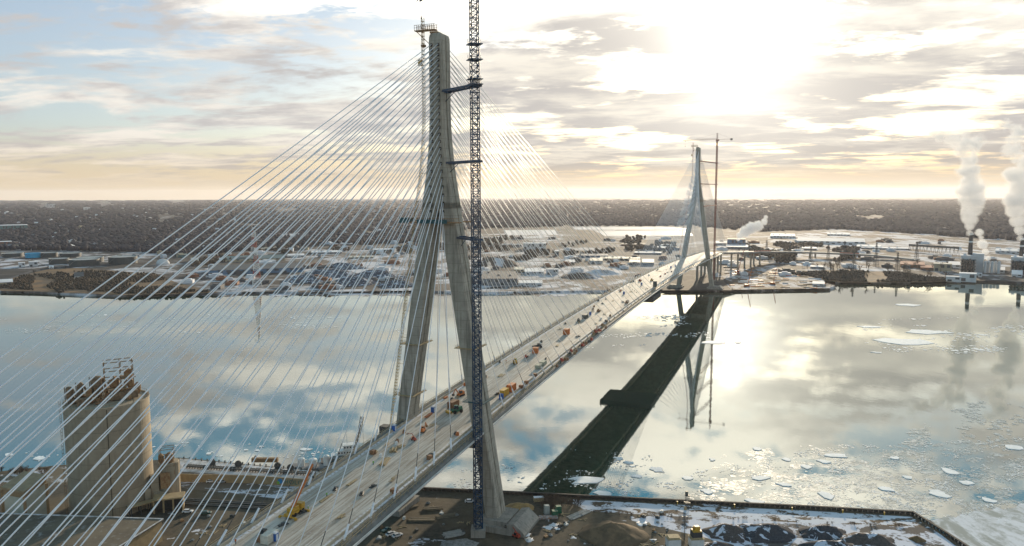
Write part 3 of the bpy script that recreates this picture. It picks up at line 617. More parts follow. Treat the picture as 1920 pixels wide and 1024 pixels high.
# ---------------------------------------------------------------- tower cranes and hoist
def tie(r, A, Bq, w0, w1, m):
    A, Bq = Vector(A), Vector(Bq); d = (Bq-A).normalized(); n_ = d.cross(Vector((0, 0, 1))).normalized()
    b = MB()
    for s in (-1, 1): b.beam(A+n_*s*w0, Bq+n_*s*w1, .5, .9)
    for i in range(6):
        a0, a1 = i/6, (i+1)/6
        b.beam(A.lerp(Bq, a0)+n_*(w0+(w1-w0)*a0)*(1 if i % 2 else -1), A.lerp(Bq, a1)+n_*(w0+(w1-w0)*a1)*(-1 if i % 2 else 1), .25, .3)
    b.beam(A+n_*(w0+.6), A-n_*(w0+.6), .8, 1.2); b.beam(A-Vector((0, 0, 4)), A.lerp(Bq, .45), .22, .22)
    b.beam(Bq+n_*2.2, Bq-n_*2.2, .5, .8); b.beam(Bq+d*3.4+n_*2.2, Bq+d*3.4-n_*2.2, .5, .8); b.beam(Bq+n_*2.2, Bq+d*3.4+n_*2.2, .5, .8); b.beam(Bq-n_*2.2, Bq+d*3.4-n_*2.2, .5, .8)
    b.build('tie_frame', m, r)
def tower_crane(base, ztop, rz, wd, m, tw_t, zs, jib_rz, jl, cj, label, sc=1.0, cage=None, mj=None):
    r = empty('tower_crane', base, 0); tag(r, label, 'tower crane')
    b = MB(); b.box((0, 0, -.2), (6, 6, 3.4)); b.build('base_block', concrete('footing_concrete', 0, 0), r)
    b = MB(); b.mast(0, 0, 3.2, ztop-base.z, wd, wd*.7, .27*sc, rz, .17*sc); b.build('mast', m, r)
    b = MB(); Z = ztop-base.z
    b.box((0, 0, Z), (3.4, 3.4, 2.0)); b.box((2.2, 0, Z+.4), (1.8, 1.6, 2.0)); b.build('slewing_unit', m, r)
    b = MB(); b.mast(0, 0, Z+2, Z+12, 1.6, 1.6, .14*sc); b.build('tower_head', m, r)
    ca, sa = math.cos(jib_rz), math.sin(jib_rz)
    def jp(x, y, z): return (x*ca-y*sa, x*sa+y*ca, z)
    b = MB(); n = int(jl/3)
    for y in (-.8, .8): b.tube(jp(1, y, Z+2.2), jp(jl, y, Z+2.2), .14*sc, n=4)
    b.tube(jp(1, 0, Z+4), jp(jl, 0, Z+4), .16*sc, n=4)
    for i in range(n):
        x = 1+i*(jl-1)/n; x2 = 1+(i+1)*(jl-1)/n; xm = (x+x2)/2
        for y in (-.8, .8): b.tube(jp(x, y, Z+2.2), jp(xm, 0, Z+4), .08*sc, n=3, cap=False); b.tube(jp(xm, 0, Z+4), jp(x2, y, Z+2.2), .08*sc, n=3, cap=False)
    b.build('jib', mj or m, r)
    b = MB()
    for y in (-.8, .8): b.tube(jp(-1, y, Z+2.2), jp(-cj, y, Z+2.2), .16*sc, n=4)
    for i in range(6): b.tube(jp(-1-i*(cj-1)/6, -.8, Z+2.2), jp(-1-(i+1)*(cj-1)/6, .8, Z+2.2), .08*sc, n=3)
    b.build('counter_jib', mj or m, r)
    b = MB()
    for q in (0, 1.6): 
        c_ = jp(-cj+1+q, 0, Z+.2); b.box(c_, (1.4, 2.4, 3.0), jib_rz)
    b.build('counterweight', mat('counterweight_grey', (.3, .29, .27), rough=.8), r)
    b = MB(); b.tube(jp(0, 0, Z+12), jp(jl*.6, 0, Z+4.1), .07*sc, n=4); b.tube(jp(0, 0, Z+12), jp(-cj+1, 0, Z+2.4), .07*sc, n=4); b.build('pendant_line', m, r)
    b = MB(); b.box(jp(jl*.93, 0, Z+1.4), (1.6, 1.6, .6)); b.tube(jp(jl*.93, 0, Z+1.4), jp(jl*.93, 0, Z-6), .06*sc, n=4); b.box(jp(jl*.93, 0, Z-7.2), (.7, .5, 1.2)); b.build('trolley', mj or m, r)
    for z in (cage or []):
        b = MB(); b.box((0, 0, z-base.z), (wd+2.4, wd+2.4, .3), rz)
        for x in (-1, 1):
            for y in (-1, 1): b.box((x*(wd/2+1), y*(wd/2+1), z-base.z), (.15, .15, 1.6))
        b.build('climbing_platform', m, r)
    for z in zs:
        A = Bp(tw_t-1.5, outer(z)+.2, z)-base; d = Vector((0, 0, z-base.z))
        e = (Vector((A.x, A.y, 0))).normalized()*1.9
        tie(r, A, (e.x, e.y, z-base.z), 2.2, 1.7, m if m is not M_red else M_red)
    return r
base = at(897, 1003, 3)
ztop = 235.5
j = math.atan2(70, -29)
zc_ = [zray(888, v, base.y) for v in (84, 113)]
tower_crane(base, ztop, .35, 2.9, M_blue, 0.0, [zray(860, 162, base.y+2), zray(860, 303, base.y+2), zray(870, 449, base.y+1)], j, 80, 20, 'tall blue lattice tower crane rising out of view beside the near tower', 1.0, zc_+[zc_[1]-7.5, zc_[1]-9.5])
base = at(1338, 529, 3)
tower_crane(base, 226, .2, 2.0, mat('dull_red_steel', (.26, .07, .045), (.18, .05, .035), .4, .6), SPAN, [zray(1320, 306, base.y), zray(1320, 346, base.y), zray(1320, 385, base.y)], math.radians(150), 55, 24, 'distant red hammerhead tower crane beside the far tower', 1.0)
def hoist(t0, label, zb, m, top=219):
    r = empty('construction_hoist', Bp(t0, -(outer(zb)+5), zb), -BA); tag(r, label, 'hoist')
    b = MB(); pts = []
    o0 = -(outer(zb)+5)
    z = zb
    while z < top:
        pts.append((-(outer(min(z, 210))+4.6)-o0, 0, z-zb)); z += 1.5
    for i in range(len(pts)-1):
        A, Bq = Vector(pts[i]), Vector(pts[i+1])
        for x in (-.5, .5):
            for y in (-.5, .5): b.tube(A+Vector((x, y, 0)), Bq+Vector((x, y, 0)), .085, n=3, cap=False)
        b.tube(A+Vector((-.5, -.5, 0)), Bq+Vector((.5, -.5, 0)), .08, n=3, cap=False); b.tube(A+Vector((-.5, .5, 0)), Bq+Vector((-.5, -.5, 0)), .08, n=3, cap=False)
        b.box(A, (1.15, 1.15, .12))
        if i % 8 == 4: b.tube(A, A+Vector((4.0, .6, -.3)), .09, n=3)
    b.build('mast', m, r)
    b = MB(); b.box((-1, 0, -3), (7, 4, 3.6)); b.build('landing_cage', mat('cage_grey', (.13, .12, .11), (.08, .075, .07), 1.0, .8), r)
    b = MB()
    for x in (-3, 1.5):
        for y in (-1.5, 1.5): b.tube((x, y, -11), (x, y, -3), .2, n=5)
    for z in (-10.5, -7): b.box((-.8, 0, z), (6, 4, .25))
    b.beam((-3, -1.5, -10.5), (1.5, -1.5, -3.5), .15, .15); b.beam((1.5, -1.5, -10.5), (-3, -1.5, -3.5), .15, .15)
    b.build('support_frame', M_steel, r)
    b = MB(); b.box((pts[-12][0]-1.5, 0, 219-zb-20), (1.3, 1.6, 2.6)); b.build('lift_car', M_yellow, r)
hoist(0, 'pale lattice construction hoist climbing the left side of the near tower', 40, mat('hoist_yellow', (.40, .30, .12), (.30, .24, .12), 1.2, .6))
hoist(SPAN, 'thin red construction hoist on the left side of the far tower', 52, M_red)

# ---------------------------------------------------------------- silo works on the near bank
M_silo = concrete('silo_concrete', (0.37, 0.31, 0.225), (0.29, 0.24, 0.175), 7.0, 0.35)
pc = at(207, 972, 3); rz = 0.55
c0 = Vector((pc.x, pc.y, 3))+Vector((-math.sin(rz), math.cos(rz), 0))*16.5+Vector((math.cos(rz), math.sin(rz), 0))*2.2
silo = empty('concrete_silo', c0, rz); tag(silo, 'huge round weathered concrete silo with rusty dust filters on its roof', 'silo')
rS, sep_, hS = 17.4, 0.01, 50.0
def stad(r_, z, n=32, c=sep_):
    pts = []
    for i in range(n+1): a = -math.pi/2+math.pi*i/n; pts.append((c+r_*math.cos(a), r_*math.sin(a), z))
    for i in range(n+1): a = math.pi/2+math.pi*i/n; pts.append((-c+r_*math.cos(a), r_*math.sin(a), z))
    return pts
b = MB(); b.loft([stad(rS, 0), stad(rS, hS-1), stad(rS+.15, hS-1), stad(rS+.15, hS), stad(rS-.5, hS), stad(rS-.5, hS-.6)]); b.build('silo_wall', M_silo, silo)
b = MB(); b.box((-1.2, -rS-.02, .2), (.35, .3, hS-1)); b.build('joint', mat('joint_dark', (.10, .085, .06), rough=.9), silo)
b = MB()
for x in (-sep_-rS-.7, -sep_-rS-1.3):
    b.tube((x, 0, 0), (x, 0, hS+1.5), .09, n=4)
for i in range(32): b.box((-sep_-rS-1.0, 0, .5+i*1.6), (.7, .5, .08))
b.build('ladder', M_rust, silo)
M_filt = mat('filter_pink', (.23, .16, .10), (.13, .085, .05), .8, .8)
b = MB()
for i in range(44):
    a = 2*math.pi*i/44; q = stad(rS-.2, 0, 21)[i]; b.box((q[0], q[1], hS), (.09, .09, 1.2))
P_ = stad(rS-.2, hS+1.15, 21)
for i in range(44): b.beam(P_[i], P_[(i+1) % 44], .08, .08)
b.build('railing', M_rust, silo)
for x, y, r_, h, l in ((-14.6, -1, 1.3, 7.8, 0), (-10.2, 1.0, 1.3, 8.8, 0), (-3.6, 2.0, 2.5, 10.5, 1)):
    b = MB(); b.lathe((x, y, hS), [(r_*.3, 0), (r_*.4, 1.0), (r_, 2.6), (r_, h-1), (r_*.8, h-.3), (r_*.3, h)], 16); b.tube((x+r_, y, hS+h-1.2), (x+r_+1.8, y, hS+2.0), .45, n=8); b.tube((x-r_-.3, y, hS), (x-r_-.3, y, hS+h), .2, n=6)
    for a in range(3): b.tube((x+r_*math.cos(a*2.1), y+r_*math.sin(a*2.1), hS), (x+r_*math.cos(a*2.1), y+r_*math.sin(a*2.1), hS+3), .15, n=4)
    b.build('dust_filter', M_filt, silo, smooth=False)
b = MB()
for x in (-.5, 6, 11):
    for y in (-3.5, 3.5): b.tube((x, y, hS), (x, y, hS+17), .22, n=4)
for z in (4.5, 9, 13, 17):
    for y in (-3.5, 3.5): b.beam((-.5, y, hS+z), (11, y, hS+z), .25, .35)
    for x in (-.5, 6, 11): b.beam((x, -3.5, hS+z), (x, 3.5, hS+z), .25, .35)
for (xa, za, xb_, zb_) in ((-.5, 0, 6, 4.5), (6, 4.5, 11, 0), (-.5, 9, 6, 4.5), (6, 9, 11, 13)): b.beam((xa, -3.5, hS+za), (xb_, -3.5, hS+zb_), .15, .2)
b.box((3.4, 0, hS+4.7), (6.5, 6, .2)); b.box((9, 0, hS+9.1), (6, 6, .2))
b.build('roof_frame', M_rust, silo)
b = MB(); b.blob((3.5, 0, hS+7), 2.6, R); b.tube((7, -1, hS+1), (9, 1, hS+13), .7, n=8); b.box((9, 0, hS+9.3), (3, 3, 3)); b.tube((2, 1, hS), (5, -1, hS+9), .5, n=8); b.lathe((10, 0, hS+3), [(.4, 0), (1.5, 1.6), (1.5, 4), (.5, 5)], 12); b.lathe((-7, -2, hS), [(.5, 0), (1.3, 1.5), (1.3, 5.5), (.4, 6.5)], 12); b.lathe((13, 2, hS), [(.5, 0), (1.4, 1.5), (1.4, 4.5), (.4, 5.5)], 12)
for i in range(12): x = -13+i*2.1; b.tube((x, R.uniform(-5, 3), hS), (x+R.uniform(-1, 1), R.uniform(-5, 3), hS+R.uniform(3, 7)), R.uniform(.15, .5), n=7)
b.build('elevator_machinery', M_rust, silo)
b = MB(); b.box((7, -1.5, hS), (11, 6.5, 3.2)); b.box((-9.5, -5, hS), (5, 3.4, 2.6)); b.box((-13, 3, hS), (4, 4, 2)); b.build('penthouse', M_filt, silo)
b = MB()
for i in range(26):
    x, y = R.uniform(-14, 14), R.uniform(-7, 7); b.box((x, y, hS-.3), (R.uniform(.5, 2.2), R.uniform(.5, 2), R.uniform(.5, 2.4)), R.random())
for i in range(9): x = R.uniform(-14, 1); b.tube((x, R.uniform(-6, 3), hS+R.uniform(.8, 2.5)), (x+R.uniform(2, 5), R.uniform(-6, 3), hS+R.uniform(.8, 4)), .3, n=6)
tag(b.build('roof_ducting', M_rust, silo), kind='stuff')
b = MB(); b.box((13.5, -rS+5.2, 0), (2.4, 3.4, 9)); b.build('stair_box', M_silo, silo)
# small silo with machinery
ps = at(313, 945, 3); sm = empty('small_silo', ps, .4); tag(sm, 'small tan silo topped with a tangle of rusty machinery beside the huge big silo', 'silo')
b = MB(); b.lathe((1.5, 3, 0), [(4.6, 0), (4.6, 19), (4.3, 19.3), (0.1, 19.6)], 24); b.build('silo_wall', M_silo, sm)
b = MB(); b.box((-4.5, 1.5, 0), (3.4, 5, 14)); b.box((-2.5, -1, 0), (5, 4, 7)); b.build('elevator_house', M_silo, sm)
b = MB()
for z in (0, 4, 8):
    for x in (-3, 3):
        for y in (-3, 3): b.tube((1+x, 2+y, 14+z), (1+x*.9, 2+y*.9, 18+z), .15, n=4)
    b.beam((-2, -1, 18+z), (4, -1, 18+z), .2, .25); b.beam((-2, 5, 18+z), (4, 5, 18+z), .2, .25); b.beam((-2, -1, 14+z), (4, -1, 18+z), .12, .15)
b.lathe((2, 1, 18), [(.5, 0), (1.8, 2), (1.8, 5), (.6, 6)], 12); b.lathe((-1.5, 1, 19), [(.4, 0), (1.2, 1.4), (1.2, 4), (.3, 5)], 12)
for i in range(14): a = i*.45; b.beam((1+3.6*math.cos(a), 2+3.6*math.sin(a), 24+1.2*math.sin(a)), (1+3.6*math.cos(a+.45), 2+3.6*math.sin(a+.45), 24+1.2*math.sin(a+.45)), .18, .18)
b.box((0, -3.2, 9), (4, 1.5, 7)); b.build('machinery', M_rust, sm)
# loading bays beside it
M_tanwall = mat('tan_render', (.36, .27, .15), (.28, .21, .12), .5, .85)
pl = at(318, 956, 3); lb = empty('loading_bay', pl, .3); tag(lb, 'low tan loading bay with dark openings between silo and yard', 'loading bay')
b = MB(); b.box((0, 3, 0), (12, .5, 6)); b.box((0, 0, 6), (13, 7, .6)); 
for x in (-6, -2, 2, 6): b.box((x, -2.6, 0), (.7, .7, 6))
b.box((5.8, 0, 0), (.4, 6, 6)); b.build('frame', M_tanwall, lb)
b = MB(); b.box((0, 1.5, .1), (11, 2.0, 5.6)); b.build('painted_bay_shade', M_groove, lb)  # solid dark block, its colour stands in for shade inside the bay
pl = at(285, 958, 3); lb = empty('covered_walkway', pl, .75); tag(lb, 'covered tan walkway running from the big silo foot to the yard', 'walkway')
b = MB(); b.box((0, 0, 4.4), (20, 3.4, .5)); b.build('roof', M_tanwall, lb)
for x in (-9, -5, -1, 3, 7, 9.6):
    for y in (-1.5, 1.5): b = MB(); b.box((x, y, 0), (.4, .4, 4.4)); b.build('post', M_steel, lb)
# beige shed
pa, pb_, pd = at(50, 990, 3), at(9, 981, 3), at(91, 968, 3)
M_shed = mat('pale_shed', (.50, .50, .42), (.43, .43, .36), .3, .8); M_shedr = mat('shed_roof', (.36, .27, .16), (.28, .21, .13), .3, .85)
e1, e2 = pb_-pa, pd-pa; sh = empty('square_shed', pa, 0); tag(sh, 'square beige shed with brown trim and sloping roof left of the big silo', 'shed')
fp = [Vector((0, 0, 0)), e2, e2+e1, e1]; hh = [15.5, 18, 18, 15.5]
b = MB(); b.add([(p.x, p.y, 0) for p in fp]+[(p.x, p.y, h) for p, h in zip(fp, hh)], [(0, 1, 5, 4), (1, 2, 6, 5), (2, 3, 7, 6), (3, 0, 4, 7)]); b.build('wall', M_shed, sh)
mid = (fp[0]+fp[2])/2
b = MB(); g = [(mid+(p-mid)*1.05) for p in fp]; b.loft([[(p.x, p.y, h+.02) for p, h in zip(g, hh)], [(p.x, p.y, h+.9) for p, h in zip(g, hh)]]); b.build('roof', M_shedr, sh)
b = MB(); g = [(mid+(p-mid)*1.012) for p in fp]
b.loft([[(p.x, p.y, h-2.4) for p, h in zip(g, hh)], [(p.x, p.y, h) for p, h in zip(g, hh)]], cap=False)
for p in g: b.box((p.x, p.y, 0), (1.1, 1.1, 15.2), .5)
b.build('trim', mat('brown_trim', (.33, .22, .12), rough=.8), sh)
# low warehouse with the big flat roof at the bottom left
q = [at(303, 975, 12), at(100, 968, 12)]
q2 = at(222, 1026, 12); dv = (q2-q[0]).normalized()*70
fp = [q[0], q[1]+(q[1]-q[0])*1.2, q[1]+(q[1]-q[0])*1.2+dv, q[0]+dv]
lw = empty('flat_warehouse', (q[0].x, q[0].y, 3), 0); tag(lw, 'low warehouse with a huge dark flat roof in the bottom left foreground', 'warehouse')
L_ = [(p.x-q[0].x, p.y-q[0].y) for p in fp]
b = MB(); b.prism(L_, 0, 8.6); b.build('wall', M_tanwall, lw)
cx, cy = sum(x for x, y in L_)/4, sum(y for x, y in L_)/4
b = MB(); b.prism([(cx+(x-cx)*1.01, cy+(y-cy)*1.01) for x, y in L_], 8.61, 9.2); b.build('roof', mat('felt_roof', (.155, .125, .085), (.10, .08, .058), .12, .9, c3=(.26, .25, .24), s3=.3), lw)
b = MB()
for i in range(4):
    A, Bq = L_[i], L_[(i+1) % 4]; A = (cx+(A[0]-cx)*1.009, cy+(A[1]-cy)*1.009, 9.35); Bq = (cx+(Bq[0]-cx)*1.009, cy+(Bq[1]-cy)*1.009, 9.35); b.beam(A, Bq, .5, .3)
b.build('parapet', mat('parapet_snowy', (.62, .64, .68), (.40, .38, .34), .4, .8), lw)
# retaining wall with painted name, quay
wl = [at(338, 889+14, 3), at(470, 898+8, 3), at(600, 905+10, 3)]
wall = empty('yard_wall', wl[0], 0); tag(wall, 'long tan yard wall carrying a company name beside the quay', 'wall')
b = MB()
for i in range(2):
    A, Bq = wl[i]-wl[0], wl[i+1]-wl[0]; b.beam((A.x, A.y, 2.0), (Bq.x, Bq.y, 2.0), .5, 4.0)
b.build('wall_face', M_tanwall, wall)
A, Bq = wl[1], wl[2]; dwl = (Bq-A).normalized(); nrm = Vector((dwl.y, -dwl.x, 0)); ang = math.atan2(dwl.y, dwl.x)
def text(s, size, p, rz, m, parent, name='lettering'):
    cu = bpy.data.curves.new('lettering', 'FONT'); cu.body = s; cu.size = size; cu.extrude = .02; cu.align_x = 'CENTER'; cu.space_character = 1.15
    o = bpy.data.objects.new('tmp', cu); COL.objects.link(o); dg = bpy.context.evaluated_depsgraph_get(); me = bpy.data.meshes.new_from_object(o.evaluated_get(dg)); bpy.data.objects.remove(o)
    me.materials.clear(); me.materials.append(m)
    q = bpy.data.objects.new(name, me); COL.objects.link(q); q.parent = parent; q.location = p; q.rotation_euler = (math.pi/2, 0, rz); return q
pt = at(558, 905, 4.6)
kk = (pt-A).dot(dwl); base_ = A+dwl*kk+nrm*.32
text('HOLCIM', 3.1, (base_-wl[0])+Vector((0, 0, 1.0)), ang, mat('letter_green', (.03, .14, .12), rough=.6), wall)
b = MB(); c_ = base_-dwl*8.6-wl[0]+Vector((0, 0, 2.2)); b.tube(c_, c_+nrm*.08, 1.3, n=20); b.build('emblem', mat('emblem_blue', (.02, .25, .55), rough=.6), wall)
b = MB(); c_ = base_-dwl*9.6-wl[0]+Vector((0, 0, 1.4))+nrm*.09; b.tube(c_, c_+nrm*.05, .8, n=16); b.build('emblem_leaf', mat('emblem_green', (.25, .5, .08), rough=.6), wall)
# quay deck with snow, kerb, fenders and big conveyor drums
ql = [at(337, 860, 3.2), at(640, 888, 3.2), at(600, 900, 3.2), at(338, 884, 3.2)]
b = MB(); b.prism([(p.x, p.y) for p in ql], 2.9, 3.25); tag(b.build('quay', mat('quay_snow', (.62, .62, .64), (.36, .34, .32), .25, .85)), kind='structure')
cv = empty('quay_conveyor', at(345, 878, 3.3), 0); tag(cv, 'long low conveyor line with dark rollers lying on the snowy quay', 'conveyor')
e_ = at(590, 893, 3.3)-at(345, 878, 3.3); b = MB(); b.beam((0, 0, 1.2), e_+Vector((0, 0, 1.2)), .8, .5); b.beam((0, 2.2, 1.2), e_+Vector((0, 2.2, 1.2)), .4, .4)
for i in range(48): f = e_*(i/47); b.box((f.x, f.y+1, 0), (.25, 2.4, 1.7))
b.build('frame', M_steel, cv)
for i, u in enumerate((398, 447, 521, 545)):
    p = at(u, 873+i*3.5, 3.3); d = empty('cable_reel', p, .5); tag(d, ['first large cable reel on the quay counting from the silos', 'second large cable reel on the quay', 'third cable reel on the quay near the boat', 'largest cable reel with a wide frame on the quay'][i], 'cable reel')
    b = MB(); b.tube((0, -.7, 1.8), (0, .7, 1.8), 1.0, n=14); b.build('drum', M_rust, d)
    for s in (-1, 1): b = MB(); b.tube((0, s*.7, 1.8), (0, s*.9, 1.8), 1.7, n=16); b.build('flange', M_steel, d)
    b = MB(); b.beam((-1.6, 0, .2), (1.6, 0, .2), 2.6, .4); b.build('cradle', M_steel, d)
b = MB(); b.box((0, 0, 0), (14, 2, 2.2)); b.box((-5, 0, 2.2), (1, 1, 1.2)); single('mooring_dolphin', b, M_rust, at(497, 866, 2), .0, 'dark rusty mooring block at the water edge of the quay', 'mooring block')
b = MB()
for i, u in enumerate(range(345, 640, 11)): p = at(u, 860.5+(u-337)*28/303, 3.2); b = MB(); b.box((0, 0, 0), (.5, .5, 1.1)); b.box((0, 0, 1.1), (.8, .8, .25)); single('bollard', b, M_steel, p, 0, 'short dark bollard along the edge of the snowy quay', 'bollard', 'bollards along the quay')
# conduits / dark rails in the yard
for i, (u0, v0, u1, v1) in enumerate([(330, 938, 560, 952), (335, 945, 530, 958)]):
    A, Bq = at(u0, v0, 3.1), at(u1, v1, 3.1); b = MB()
    for o in (0, 1.6): b.beam((0, o, .3), (Bq.x-A.x, Bq.y-A.y+o, .3), .5, .5)
    for k in range(30): f = (Bq-A)*(k/29); b.box((f.x, f.y+.8, 0), (.4, 2.6, .25))
    single('rail_track', b, M_steel, A, 0, ['dark rail track crossing the silo yard, the one farther from the camera', 'dark rail track crossing the silo yard, the nearer one'][i], 'rail track')
# dark steel falsework frames beside the deck
for i, (u, v) in enumerate([(468, 1000), (505, 978), (538, 958)]):
    p = deck_at(u, v, -1.5); b = MB()
    for y in (-4, 4): b.beam((-1, y, 0), (9, y, 0), .4, .5)
    for x in (-1, 2.3, 5.6, 9): b.beam((x, -4, 0), (x, 4, 0), .3, .4)
    single('edge_formwork_frame', b, M_rust, p+Vector((-4, 0, 0)), -BA, ['brown steel frame hung off the left deck edge at the bottom', 'brown steel frame hung off the left deck edge below the mobile crane', 'brown steel frame hung off the deck edge level with the mobile crane'][i], 'steel frame')
# ---------------------------------------------------------------- cars
def car(p, rz, m, label, pickup=False):
    r = empty('parked_car', p, rz); tag(r, label, 'car')
    b = MB()
    def sec(x, z0, z1, h): return [(x, -h, z0), (x, h, z0), (x, h, z1-.12), (x, h-.1, z1), (x, -h+.1, z1), (x, -h, z1-.12)]
    b.loft([sec(-2.35, .45, .80, .78), sec(-2.2, .32, .98, .88), sec(-.9, .30, 1.02, .92), sec(.8, .30, 1.00, .92), sec(2.1, .32, .88, .88), sec(2.35, .42, .70, .75)]); b.build('body', m, r)
    b = MB(); xs = (-.4, .0, 1.1, 1.5) if pickup else (-1.9, -1.3, .5, 1.2)
    b.loft([[(xs[0], -.80, .98), (xs[0], .80, .98), (xs[3], .80, .98), (xs[3], -.80, .98)], [(xs[1], -.66, 1.46), (xs[1], .66, 1.46), (xs[2], .66, 1.46), (xs[2], -.66, 1.46)]]); b.build('windows', M_glass, r)
    b = MB(); b.box(((xs[1]+xs[2])/2, 0, 1.462), (xs[2]-xs[1]+.1, 1.34, .06)); b.build('roof', m, r)
    wheels(r, (-1.45, 1.45), (-.82, .82), .34, .22)
    for s in (-1, 1): b = MB(); b.box((2.33, s*.6, .62), (.08, .3, .15)); b.build('headlight', M_white, r)
M_carw = mat('car_white', (.72, .72, .72), rough=.3); M_cars = mat('car_silver', (.40, .42, .45), rough=.3, metal=.4); M_carg = mat('car_green', (.02, .07, .05), rough=.3)
for u, v, a_, m_, l, pk in [(724, 996, .9, M_carg, 'dark green pickup, leftmost of three cars below the deck', 1), (733, 1003, .75, M_carw, 'white car in the middle of three parked below the deck', 0), (745, 1006, .7, M_carw, 'white car, rightmost of three parked below the deck', 0),
        (352, 961, .1, M_carw, 'white car standing alone next to the dark green car in the silo yard', 0), (386, 964, .2, M_carg, 'dark green car right of a white car in the silo yard', 0), (369, 901, .8, M_cars, 'silver car at the wall nearest the small silo', 0), (396, 904, .35, M_carw, 'white car in front of the tan wall left of a silver one', 0), (417, 905, .4, M_cars, 'silver car in front of the tan wall right of a white one', 0),
        (543, 909, .1, M_cars, 'grey car parked under the painted company name', 0), (881, 942, 0, M_carw, 'white van on the brown yard behind the tower crane', 0)]:
    car(at(u, v, 3.0), a_, m_, l, pk)
person(at(327, 945, 3), 'worker in green vest near the loading bay', M_hiv); person(at(996, 981, 3), 'person in dark clothes walking right of the tower footing', mat('dark_coat', (.04, .04, .05), rough=.9))
# ---------------------------------------------------------------- boat and dredging boom at the quay end
p = at(648, 868, 0.3); rz = .25; bt = empty('work_boat', p, rz); tag(bt, 'white work boat with stacked decks moored at the quay end', 'boat')
b = MB(); b.loft([[(x, y*k, z) for x, y in ((-13, -3.6), (-12, -4.2), (9, -4.2), (14, 0), (9, 4.2), (-12, 4.2), (-13, 3.6))] for z, k in ((0, .85), (2.6, 1))]); b.build('hull', mat('hull_dark', (.05, .07, .08), (.10, .06, .04), .3, .6), bt)
b = MB(); b.box((0, 0, 2.6), (15, 6.4, 2.4)); b.box((1, 0, 5.3), (10, 5.4, 2.3)); b.box((2, 0, 7.9), (6, 4.4, 2.3)); b.build('deckhouse', M_white, bt)
for z, L1, wdt in ((3.5, 15, 6.4), (6.2, 10, 5.4), (8.8, 6, 4.4)):
    b = MB(); n = int(L1/1.3)
    for i in range(n):
        for s in (-1, 1): b.box((-L1/2+(i+.5)*L1/n+(0 if L1 > 12 else 1 if L1 > 8 else 2), s*(wdt/2+.02), z), (.7, .08, .8))
    b.build('window_band', M_glass, bt)
b = MB(); b.box((1, 0, 5.02), (12, 6.8, .2)); b.box((2, 0, 7.62), (8, 5.8, .2)); b.box((2, 0, 10.22), (6.6, 5, .2)); b.tube((1, 0, 10), (1, 0, 16), .15, n=5); b.beam((-.5, 0, 14), (2.5, 0, 14), .12, .12); b.build('upper_decks', M_white, bt)
p = at(660, 868, 2.5); r = empty('crawler_crane', p, 0); tag(r, 'black crawler crane with a long lattice boom beside the work boat', 'crawler crane')
b = MB(); b.box((0, 0, 1), (6, 3.4, 2.6)); b.build('house', M_grn, r)
for s in (-1, 1): b = MB(); b.box((0, s*2.0, 0), (6.5, .9, 1.1)); b.build('track', M_tyre, r)
b = MB(); A, Bq = Vector((1, 0, 2)), Vector((6.5, -2, 26))
d = (Bq-A).normalized(); x_ = d.orthogonal().normalized(); y_ = d.cross(x_)
for i in range(12):
    P0, P1 = A.lerp(Bq, i/12), A.lerp(Bq, (i+1)/12)
    cn = [x_*.6+y_*.6, x_*.6-y_*.6, -x_*.6-y_*.6, -x_*.6+y_*.6]
    for k in range(4): b.tube(P0+cn[k], P1+cn[k], .16, n=4, cap=False); b.tube(P0+cn[k], P1+cn[(k+1) % 4], .1, n=3, cap=False)
b.build('boom', M_strand, r)
b = MB(); b.tube(Bq, (Bq.x+.4, Bq.y, 8), .08, n=4); b.box((Bq.x+.4, Bq.y, 6.8), (.8, .8, 1.2)); b.build('hook', M_strand, r)
# barge under the deck with tanks
p = at(598, 880, 0.2); r = empty('supply_barge', p, .1); tag(r, 'grey supply barge loaded with tanks beside the snowy quay', 'barge')
b = MB(); b.box((0, 0, 0), (30, 9, 2.2)); b.build('hull', mat('barge_grey', (.20, .21, .22), (.13, .13, .14), .3, .7), r)
for x, rr_, h in ((-9, 1.8, 4), (-3, 2.2, 3.4), (4, 1.6, 5)): b = MB(); b.lathe((x, 0, 2.2), [(rr_, 0), (rr_, h), (.2, h+.6)], 16); b.build('tank', M_white, r)
b = MB(); b.box((10, 0, 2.2), (6, 5, 4)); b.build('deckhouse', M_dkcon, r)

# ---------------------------------------------------------------- right hand yard
def along(pts_px, z): return [at(u, v, z) for u, v in pts_px]
sw = along([(640, 887), (700, 905), (790, 919), (960, 927), (1240, 941), (1500, 953), (1712, 965), (1765, 998), (1830, 1040)], 3)
b = MB()
for i in range(len(sw)-1):
    A, Bq = sw[i]-sw[0], sw[i+1]-sw[0]; A.z = Bq.z = .0
    n = max(1, int((Bq-A).length/1.1)); d = (Bq-A).normalized(); nn = Vector((-d.y, d.x, 0))
    for k in range(n):
        P0 = A.lerp(Bq, k/n)+nn*(.25 if k % 2 else -.25); P1 = A.lerp(Bq, (k+1)/n)+nn*(.25 if k % 2 else -.25)
        b.beam(P0-Vector((0, 0, 1.0)), P1-Vector((0, 0, 1.0)), .35, 4.4)
r = empty('sheet_pile_wall', sw[0], 0); tag(r, 'dark rusty sheet pile sea wall edging the yard on the right', 'sea wall')
b.build('sheet_piles', mat('pile_rust', (.06, .045, .035), (.035, .03, .028), .6, .85), r)
b = MB()
for i in range(len(sw)-1): b.beam(sw[i]-sw[0]+Vector((0, 0, 1.35)), sw[i+1]-sw[0]+Vector((0, 0, 1.35)), 1.0, .35)
b.build('cap_beam', mat('cap_dark', (.05, .04, .035), (.09, .08, .07), .5, .85), r)
